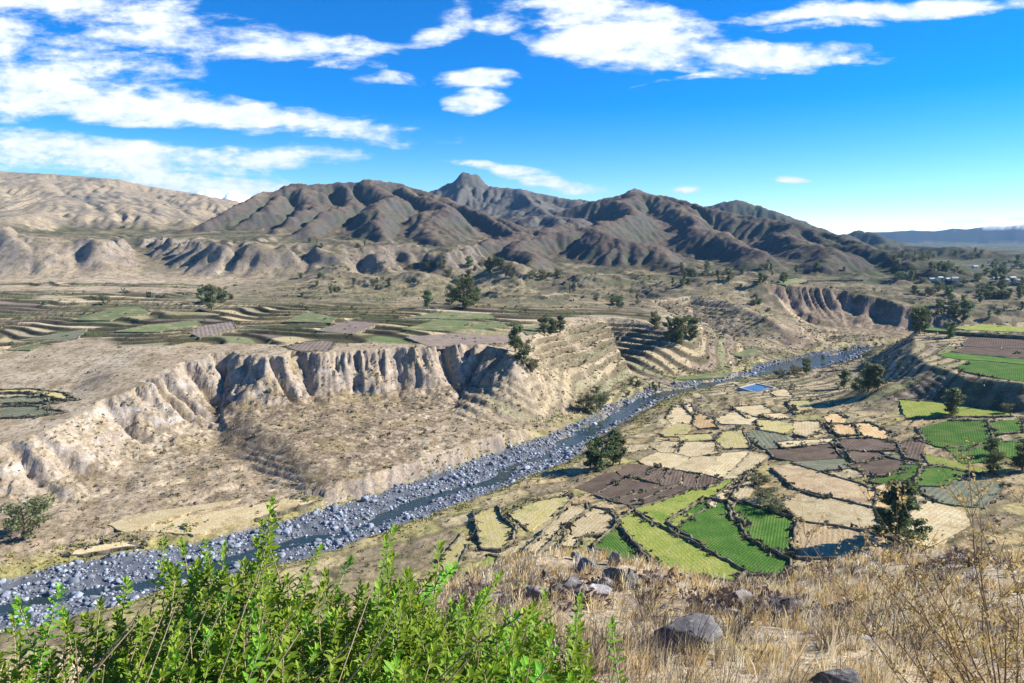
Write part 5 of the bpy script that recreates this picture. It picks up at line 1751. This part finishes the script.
def build_rocks():
    G = ground_hits([(r[0], r[1] + r[3] * .42) for r in ROCKS], 2.5, 80)
    g = np.random.default_rng(8)
    out = []
    for i, ((u, v, w, h, label), p) in enumerate(zip(ROCKS, G)):
        V, F = rock_shape(300 + i, 3, 18, 1.0, .34, .62)
        V = V + (np.stack([fbm(V[:, 0] * 2.5 + i, V[:, 1] * 2 + V[:, 2] * 3, 4, .65, i * 1.3)], 1)) * V * .22
        k = p[1] / FPX
        sx, sz = w * k * .66, h * k * .66
        V = V * np.array([sx, min(sx, sz * 1.3) * 1.0, sz])
        if 7 <= i <= 19:
            V = V * 1.35
        tn = g.uniform(.75, 1.25)
        if 'dark' in label or 'shaded' in label or 'black' in label:
            tn *= .7
        elif 'pale' in label:
            tn *= 1.5
        me = mesh_np('rock', V, F, MAT_ROCK, np.full((len(V), 3), tn) * np.array([1.1, 1.0, .95] if 'pink' in label or 'brown' in label else [1, 1, 1.03]))
        o = link('rock', me, label=label, cat='rock')
        o.location = (p[0], p[1] + sx * .2, p[2] + sz * .35); o.rotation_euler = (g.normal(0, .12), g.normal(0, .2), g.normal(0, .35))
        out.append((p[0], p[1], sx))
    return out


ROCK_AT = build_rocks()


def blades(n_t, per, pos, hgt, wid, spread, g, lean=(.12, 0), curl=.35):
    """grass tufts: blades as tapering two-piece strips; returns verts, quads+tris as quads"""
    N = n_t * per
    base = np.repeat(pos, per, 0)
    an = g.uniform(0, 2 * np.pi, N)
    rr = np.repeat(spread, per) * g.uniform(0, 1, N)
    base = base + np.stack([np.cos(an) * rr, np.sin(an) * rr, np.zeros(N) - .02], 1)
    h = np.repeat(hgt, per) * g.uniform(.45, 1.15, N)
    out = np.stack([np.cos(an), np.sin(an)], 1) * g.uniform(.1, 1, (N, 1)) * curl + np.array(lean) + g.normal(0, .14, (N, 2))
    side = np.stack([-np.sin(an + g.uniform(-1, 1, N)), np.cos(an + g.uniform(-1, 1, N)), np.zeros(N)], 1)
    w = np.repeat(wid, per)[:, None] * g.uniform(.7, 1.3, (N, 1))
    m = base + np.concatenate([out * h[:, None] * .35, (h * .55)[:, None]], 1)
    t = base + np.concatenate([out * h[:, None] * 1.0, (h * g.uniform(.8, 1.0, N))[:, None]], 1)
    V = np.stack([base - side * w, base + side * w, m + side * w * .8, m - side * w * .8, t + side * w * .25, t - side * w * .25], 1).reshape(-1, 3)
    o = 6 * np.arange(N)[:, None]
    F = np.concatenate([o + np.array([[0, 1, 2, 3]]), o + np.array([[3, 2, 4, 5]])], 0)
    return V, F, N


def grass_material():
    m = bpy.data.materials.new('dry_grass'); m.use_nodes = True
    m.node_tree.nodes.clear()
    n = NT(m.node_tree)
    out = n.node('ShaderNodeOutputMaterial')
    at = n.node('ShaderNodeAttribute', attribute_name='Col')
    d = n.node('ShaderNodeBsdfDiffuse'); t = n.node('ShaderNodeBsdfTranslucent')
    n.l.new(at.outputs['Color'], d.inputs[0]); n.l.new(at.outputs['Color'], t.inputs[0])
    mx = n.node('ShaderNodeMixShader'); mx.inputs[0].default_value = .3
    n.l.new(d.outputs[0], mx.inputs[1]); n.l.new(t.outputs[0], mx.inputs[2]); n.l.new(mx.outputs[0], out.inputs[0])
    return m


MAT_GRASS = grass_material()


def build_grass():
    g = np.random.default_rng(17)
    n = 23000
    d = np.exp(g.uniform(np.log(3.2), np.log(75), n)); a = np.radians(g.uniform(-42, 42, n))
    x = d * np.sin(a); y = d * np.cos(a)
    z, I = land(x, y, True)
    cl = fbm(x / 1.3, y / 1.3, 3, .6, 3.0) + .6 * fbm(x / 6, y / 6, 2, .5, 13.0)
    keep = I['hill'] & (g.uniform(0, 1, n) < .12 + .95 * sstep(-.3, .35, cl) * (1 - .55 * sstep(0, -3, x) * (y < 12)))
    for rx, ry, rs in ROCK_AT:
        keep &= ~(((x - rx) ** 2 + (y - ry - .2 * rs) ** 2) < (rs * .6) ** 2)
    x, y, z, d, cl = x[keep], y[keep], z[keep], d[keep], cl[keep]
    m = len(x)
    per = 11
    hgt = np.exp(g.normal(-1.15, .3, m)) * (.8 + .3 * sstep(0, .5, cl)) * (1 + d / 90)
    wid = np.maximum(.0030, d * .00072)
    V, F, N = blades(m, per, np.stack([x, y, z], 1), hgt, wid, .05 + .3 * hgt * g.uniform(.3, 1, m), g)
    pal = np.array([(.60, .45, .22), (.70, .58, .36), (.52, .36, .16), (.74, .66, .50), (.46, .35, .20), (.62, .50, .22), (.38, .30, .21)])
    reg = fbm(x / 2.5, y / 2.5, 3, .5, 53.0)
    tc = np.array((.10, .08, .045)) + .92 * pal[np.clip((g.uniform(0, 1, m) * 4 + 3 * sstep(-.4, .4, reg)).astype(int), 0, 6)] * .9
    bc = np.repeat(tc, per, 0) * g.uniform(.75, 1.2, (N, 1))
    cols = np.clip(np.repeat(bc, 6, 0), 0, .8)
    link('dry_grass', mesh_np('dry_grass', V, F, MAT_GRASS, cols), label='dry straw grass covering the slope in front', cat='grass', kind='stuff')
    # dead twiggy plants among the straw
    k = 520
    d = np.exp(g.uniform(np.log(4.5), np.log(45), k)); a = np.radians(g.uniform(-20, 40, k))
    x = d * np.sin(a); y = d * np.cos(a); z, I = land(x, y, True)
    ok = I['hill'] & (fbm(x / 3, y / 3, 3, .5, 83.0) > .02)
    x, y, z, d = x[ok], y[ok], z[ok], d[ok]
    m = len(x); per = 46
    V, F, N = blades(m, per, np.stack([x, y, z], 1), g.uniform(.2, .5, m) * (1 + d / 60), np.maximum(.0022, d * .0005), .12 + g.uniform(0, .1, m), g, (0, 0), 1.5)
    tone = np.repeat(g.uniform(.6, 1.2, m), per)[:, None] * g.uniform(.6, 1.2, (N, 1)) * np.array([(.17, .135, .105)])
    link('dead_twigs', mesh_np('dead_twigs', V, F, MAT_GRASS, np.repeat(tone, 6, 0)), label='grey dead twiggy plants among the straw grass', cat='dead plants', kind='stuff')
    # brown scrub below the brow, around and behind the rock pile
    k = 2600
    d = g.uniform(14, 120, k); a = np.radians(g.uniform(-14, 38, k))
    x = d * np.sin(a); y = d * np.cos(a); z, I = land(x, y, True)
    ok = I['hill'] & (fbm(x / 9, y / 9, 3, .5, 63.0) > -.02)
    clumps(np.stack([x, y, z - .05, g.uniform(.25, .7, k) * (1 + d / 120)], 1)[ok], 'brow_scrub',
           foliage_material('brow_scrub', (.24, .185, .125), (.13, .10, .07), (.36, .30, .20), .15), 'brown scrub on the steep ground below the grassy brow', 'scrub', .13, 44, 41)


build_grass()

MAT_LEAF = foliage_material('shrub_leaves', (.14, .31, .02), (.08, .19, .015), (.33, .50, .045), .45)
MAT_STEM = bark_material('shrub_stem', (.30, .22, .12), (.46, .36, .22))


def leaf_strip(p, d, up, L, W):
    """one folded lance-shaped leaf: 6 points, 4 triangles as two quads"""
    s = np.cross(d, up); s /= np.linalg.norm(s) + 1e-9
    nrm = np.cross(s, d)
    m = p + d * L * .5 - nrm * L * .05
    tip = p + d * L + nrm * L * .10 * -1
    return [p, m + s * W + nrm * W * .5, tip, m - s * W + nrm * W * .5, m]


def shoot_mesh(seed, n=40, stem=.95):
    g = np.random.default_rng(seed)
    path = []; pos = np.zeros(3); dr = np.array([g.normal(0, .06), g.normal(0, .06), 1.0])
    K = 12
    for i in range(K):
        path.append(pos.copy()); dr = dr + np.array([g.normal(0, .05), g.normal(0, .05), 0]); dr /= np.linalg.norm(dr)
        pos = pos + dr * stem / (K - 1)
    path = np.array(path) - path[-1]                     # the tip is the origin
    tv, tf = tube(path, np.linspace(.0055, .0018, K), 5)
    V = []; F = []; cols = []
    for i in range(n):
        t = 1 - (i / n) ** 1.25 * .52                      # thick at the tip, sparser below
        if i > 12 and g.random() < .12:
            continue
        q = path[0] + (path[-1] - path[0]) * 0
        f = t * (K - 1); k = min(int(f), K - 2); p = path[k] + (path[k + 1] - path[k]) * (f - k)
        ax = path[k + 1] - path[k]; ax = ax / np.linalg.norm(ax)
        an = i * 2.4 + g.normal(0, .25)
        rad = np.array([math.cos(an), math.sin(an), 0])
        op = lerp(.25, 1.15, min(1, i / 12)) + g.normal(0, .15)
        d = ax * math.cos(op) + rad * math.sin(op); d /= np.linalg.norm(d)
        L = g.uniform(.036, .054) * (.7 if i < 4 else 1)
        lf = leaf_strip(p, d, ax, L, L * .23)
        o = len(V); V += lf
        F += [(o, o + 1, o + 2, o + 4), (o, o + 4, o + 2, o + 3)]
        tone = g.uniform(.3, 1); hi = g.uniform(.1, .9) * (1 if i < 10 else .55)
        if g.random() < .02:
            hi = 1
        cols += [(tone, hi, 0)] * 5
    V = np.array(V); F = np.array(F)
    allV = np.concatenate([V, tv]); allF = np.concatenate([F, tf + len(V)])
    cc = np.concatenate([np.array(cols), np.full((len(tv), 3), .5)])
    me = mesh_np('leafy_shoot', allV, allF, MAT_LEAF, cc)
    me.materials.append(MAT_STEM)
    mi = np.zeros(len(allF), np.int32); mi[len(F):] = 1
    me.polygons.foreach_set('material_index', mi)
    return me


def build_green_shrub():
    g = np.random.default_rng(77)
    protos = [shoot_mesh(500 + i, int(g.integers(44, 62))) for i in range(12)]
    root = link('leafy_shrub', None, label='bright green leafy shrub filling the lower left of the picture', cat='shrub')
    root.location = (-1.0, 2.8, H(-1.0, 2.8))
    outl = [(-60, 640), (0, 625), (15, 600), (40, 610), (60, 590), (100, 600), (130, 580), (150, 545), (200, 540), (225, 545), (250, 530), (270, 502), (285, 540), (320, 545),
            (345, 560), (385, 530), (400, 528), (415, 560), (440, 545), (455, 570), (480, 575), (500, 572), (520, 600), (545, 590), (565, 615), (580, 600), (600, 650)]
    ox, oy = np.array(outl).T
    tips = [(272, 500, 2.9), (262, 522, 2.9), (165, 540, 3.0), (182, 543, 3.1), (204, 541, 3.0), (394, 528, 3.1), (386, 540, 3.0), (440, 545, 3.1), (612, 622, 2.7), (580, 598, 2.9),
            (500, 574, 3.0), (545, 592, 2.9), (60, 588, 2.7), (100, 602, 2.7), (18, 602, 2.6), (128, 582, 2.8), (225, 546, 3.0), (320, 548, 3.0), (350, 560, 3.0), (455, 566, 3.0)]
    while len(tips) < 820:
        u = g.uniform(-60, 590)
        top = np.interp(u, ox, oy)
        v = top + 10 + (g.uniform(0, 1) ** .8) * (740 - top)
        left_thin = .45 + .55 * sstep(60, 260, np.array(u))
        if g.random() > left_thin:
            continue
        f = (v - top) / (740 - top)
        tips.append((u, v, 3.15 - 1.25 * f + g.normal(0, .12)))
    rest = []
    for i, (u, v, dd) in enumerate(tips):
        p = at_d(u, v, dd)
        me = protos[int(g.integers(len(protos)))]
        lean = g.normal(.16, .16); fwd = g.normal(-.02, .14)
        sc_ = g.uniform(.8, 1.2)
        M = Matrix.Translation(Vector(p)) @ Matrix.Rotation(lean, 4, 'Y') @ Matrix.Rotation(fwd, 4, 'X') @ Matrix.Rotation(g.uniform(0, 6.28), 4, 'Z') @ Matrix.Scale(sc_, 4)
        if i < 300:
            o = link('leafy_shoot', me, parent=root)
            o.matrix_world = M
            o.matrix_parent_inverse = Matrix.Identity(4)
            o.matrix_basis = Matrix.Translation(-Vector(root.location)) @ M
        else:
            rest.append((me, M))
    Vs = []; Fs = []; Cs = []; Ms = []; off = 0
    for me, M in rest:
        nv = len(me.vertices); co = np.empty(nv * 3, np.float32); me.vertices.foreach_get('co', co); co = co.reshape(-1, 3)
        Mn = np.array(Matrix.Translation(-Vector(root.location)) @ M)
        Vs.append(co @ Mn[:3, :3].T + Mn[:3, 3])
        lp = np.empty(len(me.loops), np.int32); me.loops.foreach_get('vertex_index', lp); Fs.append(lp.reshape(-1, 4) + off)
        cc = np.empty(nv * 4, np.float32); me.color_attributes['Col'].data.foreach_get('color', cc); Cs.append(cc.reshape(-1, 4)[:, :3])
        mi = np.empty(len(me.polygons), np.int32); me.polygons.foreach_get('material_index', mi); Ms.append(mi)
        off += nv
    me = mesh_np('foliage', np.concatenate(Vs), np.concatenate(Fs), MAT_LEAF, np.concatenate(Cs)); me.materials.append(MAT_STEM)
    me.polygons.foreach_set('material_index', np.concatenate(Ms))
    link('foliage', me, parent=root, kind='stuff')
    # long dry stalks leaning through the shrub
    parts = []
    for i in range(190):
        u = g.uniform(-20, 560); v = g.uniform(np.interp(u, ox, oy) + 45, 730); dd = g.uniform(2.1, 3.0)
        p = at_d(u, v, dd) - np.array(root.location)
        L = g.uniform(.5, .9); an = g.normal(.5, .25)
        d = np.array([math.sin(an), g.normal(0, .2), math.cos(an)])
        q = p - d * L
        parts.append(tube([q, (p + q) / 2 + g.normal(0, .02, 3), p], [.0042, .0034, .0016], 4))
    V, F = join_parts(parts)
    link('dry_stalks', mesh_np('dry_stalks', V, F, MAT_STEM), parent=root, kind='stuff')


build_green_shrub()


def build_dry_shrub():
    """the twiggy shrub with small golden leaves at the right edge"""
    g = np.random.default_rng(99)
    bx, by = 3.55, 4.4
    bz = H(bx, by)
    root = link('dry_shrub', None, label='twiggy dry shrub with small golden leaves at the right edge', cat='shrub')
    root.location = (bx, by, bz)
    mt = bark_material('twig_bark', (.17, .12, .085), (.33, .25, .17))
    ml = foliage_material('golden_leaves', (.50, .34, .10), (.30, .20, .07), (.62, .50, .20), .4)
    leafC = []
    twigs = []
    for i in range(40):
        an = g.uniform(0, 6.28); tilt = abs(g.normal(.35, .25))
        d = np.array([math.cos(an) * math.sin(tilt) + .02, math.sin(an) * math.sin(tilt), math.cos(tilt)])
        L = g.uniform(1.3, 2.35); pts = [np.array([g.normal(0, .10), g.normal(0, .10), -.1])]
        for k in range(7):
            d = d + g.normal(0, .10, 3); d /= np.linalg.norm(d)
            pts.append(pts[-1] + d * L / 7)
        V, F = tube(pts, np.linspace(.009, .002, 8), 5)
        link('branch', mesh_np('branch', V, F, mt, smooth=True), parent=root)
        for k in range(2, 8):
            for _ in range(3 if k < 5 else 4):
                a2 = g.normal(size=3); a2[2] = abs(a2[2]) * .8; a2 /= np.linalg.norm(a2)
                dd = d * .5 + a2; dd /= np.linalg.norm(dd)
                l2 = g.uniform(.12, .34)
                q = [pts[k] + dd * l2 * t + np.array([0, 0, .03 * t * t]) for t in (0, .5, 1)]
                twigs.append(tube(q, [.0024, .0018, .0010], 3))
                nl = g.integers(6, 14)
                for t in g.uniform(.2, 1.05, nl):
                    leafC.append(pts[k] + dd * l2 * t + g.normal(0, .012, 3))
    V, F = join_parts(twigs)
    link('twigs', mesh_np('twigs', V, F, mt), parent=root, kind='stuff')
    C = np.array(leafC)
    V, F = quads_cloud(C, np.full(len(C), .0135), g, 1.0)
    tone = g.uniform(0, 1, len(C)); hi = g.uniform(0, .8, len(C))
    link('foliage', mesh_np('foliage', V, F, ml, np.repeat(np.stack([tone, hi, tone * 0], 1), 4, 0)), parent=root, kind='stuff')


build_dry_shrub()


# ------------------------------------------------------------------ the air of the valley
def build_haze():
    m = bpy.data.materials.new('haze'); m.use_nodes = True
    m.node_tree.nodes.clear()
    n = NT(m.node_tree)
    out = n.node('ShaderNodeOutputMaterial')
    v = n.node('ShaderNodeVolumePrincipled')
    v.inputs['Color'].default_value = (.28, .58, 1.0, 1)
    v.inputs['Density'].default_value = 3.0e-5
    v.inputs['Anisotropy'].default_value = .0
    n.l.new(v.outputs[0], out.inputs['Volume'])
    x, y0, y1, z0, z1 = 11500, -60, 13600, -420, 760
    V = [(-x, y0, z0), (x, y0, z0), (x, y1, z0), (-x, y1, z0), (-x, y0, z1), (x, y0, z1), (x, y1, z1), (-x, y1, z1)]
    F = [(3, 2, 1, 0), (4, 5, 6, 7), (0, 1, 5, 4), (1, 2, 6, 5), (2, 3, 7, 6), (3, 0, 4, 7)]
    me = bpy.data.meshes.new('haze'); me.from_pydata(V, [], F); me.materials.append(m)
    link('haze', me, label='thin blue haze in the valley air', cat='haze', kind='stuff')


build_haze()
